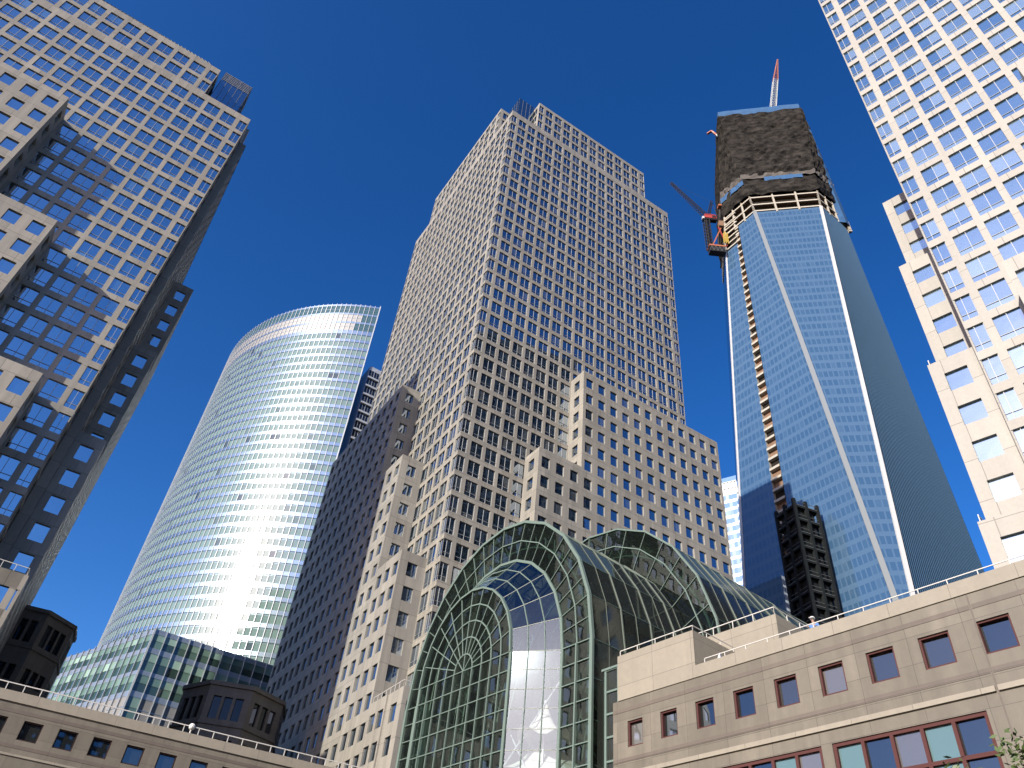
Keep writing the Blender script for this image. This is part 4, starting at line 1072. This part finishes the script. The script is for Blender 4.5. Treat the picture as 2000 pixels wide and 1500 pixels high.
# ================================================================== camera, sun, sky
cam = bpy.data.cameras.new('camera'); co = bpy.data.objects.new('camera', cam); C.objects.link(co); scene.camera = co
cam.sensor_fit = 'HORIZONTAL'; cam.sensor_width = 36.0; cam.lens = 36*1521/2000; cam.clip_end = 5000; cam.clip_start = .5
P_, RO = radians(42.1), radians(6.35)
f_ = Vector((0, cos(P_), sin(P_))); r_ = Vector((1,0,0)); u_ = Vector((0, -sin(P_), cos(P_)))
rr = r_*cos(RO)+u_*sin(RO); uu = -r_*sin(RO)+u_*cos(RO)
M = Matrix((( rr.x, uu.x, -f_.x, 0), (rr.y, uu.y, -f_.y, 0), (rr.z, uu.z, -f_.z, 1.7), (0,0,0,1))); co.matrix_world = M
sl = bpy.data.lights.new('sun', 'SUN'); sl.energy = 4.7; sl.angle = radians(.53); sl.color = (1.0, .935, .83)
so = bpy.data.objects.new('sun', sl); C.objects.link(so)
sd = Vector((sin(radians(SUN_YAW))*cos(radians(SUN_EL)), cos(radians(SUN_YAW))*cos(radians(SUN_EL)), sin(radians(SUN_EL))))
so.rotation_euler = sd.to_track_quat('Z', 'Y').to_euler()
w = bpy.data.worlds.new('World'); scene.world = w; w.use_nodes = True; nt = w.node_tree; nt.nodes.clear()
out = nt.nodes.new('ShaderNodeOutputWorld'); bg = nt.nodes.new('ShaderNodeBackground'); bg.inputs[1].default_value = .085
sky = nt.nodes.new('ShaderNodeTexSky'); sky.sky_type = 'NISHITA'; sky.sun_disc = False
sky.sun_elevation = radians(SUN_EL); sky.sun_rotation = radians(SUN_YAW); sky.altitude = 10; sky.air_density = 1.0; sky.dust_density = 1.2; sky.ozone_density = 3.0
hs = nt.nodes.new('ShaderNodeHueSaturation'); hs.inputs['Saturation'].default_value = 1.31
gm = nt.nodes.new('ShaderNodeGamma'); gm.inputs[1].default_value = 1.23
nt.links.new(sky.outputs[0], hs.inputs['Color']); nt.links.new(hs.outputs[0], gm.inputs[0]); tn = nt.nodes.new('ShaderNodeVectorMath'); tn.operation = 'MULTIPLY'; tn.inputs[1].default_value = (1.06, .93, 1.03); nt.links.new(gm.outputs[0], tn.inputs[0]); nt.links.new(tn.outputs[0], bg.inputs[0]); nt.links.new(bg.outputs[0], out.inputs[0])
vs = scene.view_settings; vs.view_transform = 'Standard'; vs.look = 'None'; vs.exposure = 0.82; vs.gamma = 1.0
scene.cycles.max_bounces = 8; scene.cycles.transparent_max_bounces = 24; scene.cycles.glossy_bounces = 4; scene.cycles.diffuse_bounces = 3; scene.cycles.caustics_reflective = False; scene.cycles.sample_clamp_indirect = 6.0

# ================================================================== windows: the 100 largest in view of each building as parts, the rest as one
bpy.context.view_layer.update()
dg = bpy.context.evaluated_depsgraph_get()
eye = Vector((0,0,1.7)); FPX = 1521*1024/2000
by = {}
for w_ in WINDOWS: by.setdefault(w_['owner'].name, []).append(w_)
cache = {}
for oname, lst in by.items():
    owner = lst[0]['owner']; MW = owner.matrix_world; R3 = MW.to_3x3(); sc_ = []
    for w_ in lst:
        pw = MW @ Vector(w_['p']); nw = R3 @ Vector(w_['n']); d = pw-eye; L = d.length; c_ = -nw.dot(d)/L
        zc = d.dot(f_)
        if c_ <= .02 or zc <= 0: w_['a'] = 0; continue
        px = d.dot(rr)/zc*FPX+512; py = 384-d.dot(uu)/zc*FPX
        w_['a'] = w_['w']*w_['h']*c_/L**2 if (-8 < px < 1032 and -8 < py < 776) else 0
        w_['pw'], w_['L'] = pw, L
    lst.sort(key=lambda q: -q['a']); chosen = []; rest = []
    for w_ in lst:
        ok = False
        if w_['a'] > 0 and len(chosen) < 100:
            d = (w_['pw']-eye).normalized(); hit, loc, *_x = scene.ray_cast(dg, eye, d, distance=w_['L']-.6); ok = not hit
        (chosen if ok else rest).append(w_)
    def wmat(w_):
        e = Vector(w_['e']); n = -Vector(w_['n'])
        return Matrix(((e.x, n.x, 0, w_['p'][0]), (e.y, n.y, 0, w_['p'][1]), (0,0,1,w_['p'][2]), (0,0,0,1)))
    for w_ in chosen:
        key = (w_['kind'], round(w_['w'],2), round(w_['h'],2))
        if key not in cache: cache[key] = window_mesh(w_['kind'], w_['w'], w_['h']).mesh('window')
        o = bpy.data.objects.new('window', cache[key]); C.objects.link(o); o.parent = owner
        o.matrix_local = wmat(w_) @ Matrix.Rotation(random.uniform(-.004,.004), 4, 'Z') @ Matrix.Rotation(random.uniform(-.004,.004), 4, 'X')
    big_ = MB()
    for w_ in rest:
        t_ = window_mesh(w_['kind'], w_['w'], w_['h']); Mx = wmat(w_); off = len(big_.v)
        big_.v += [tuple(Mx @ Vector(v)) for v in t_.v]; big_.f += [tuple(i+off for i in f) for f in t_.f]; big_.uv += t_.uv
        big_.m += [big_.mi(t_.mats[i]) for i in t_.m]
    if rest: big_.build('windows', owner)['kind'] = 'stuff'
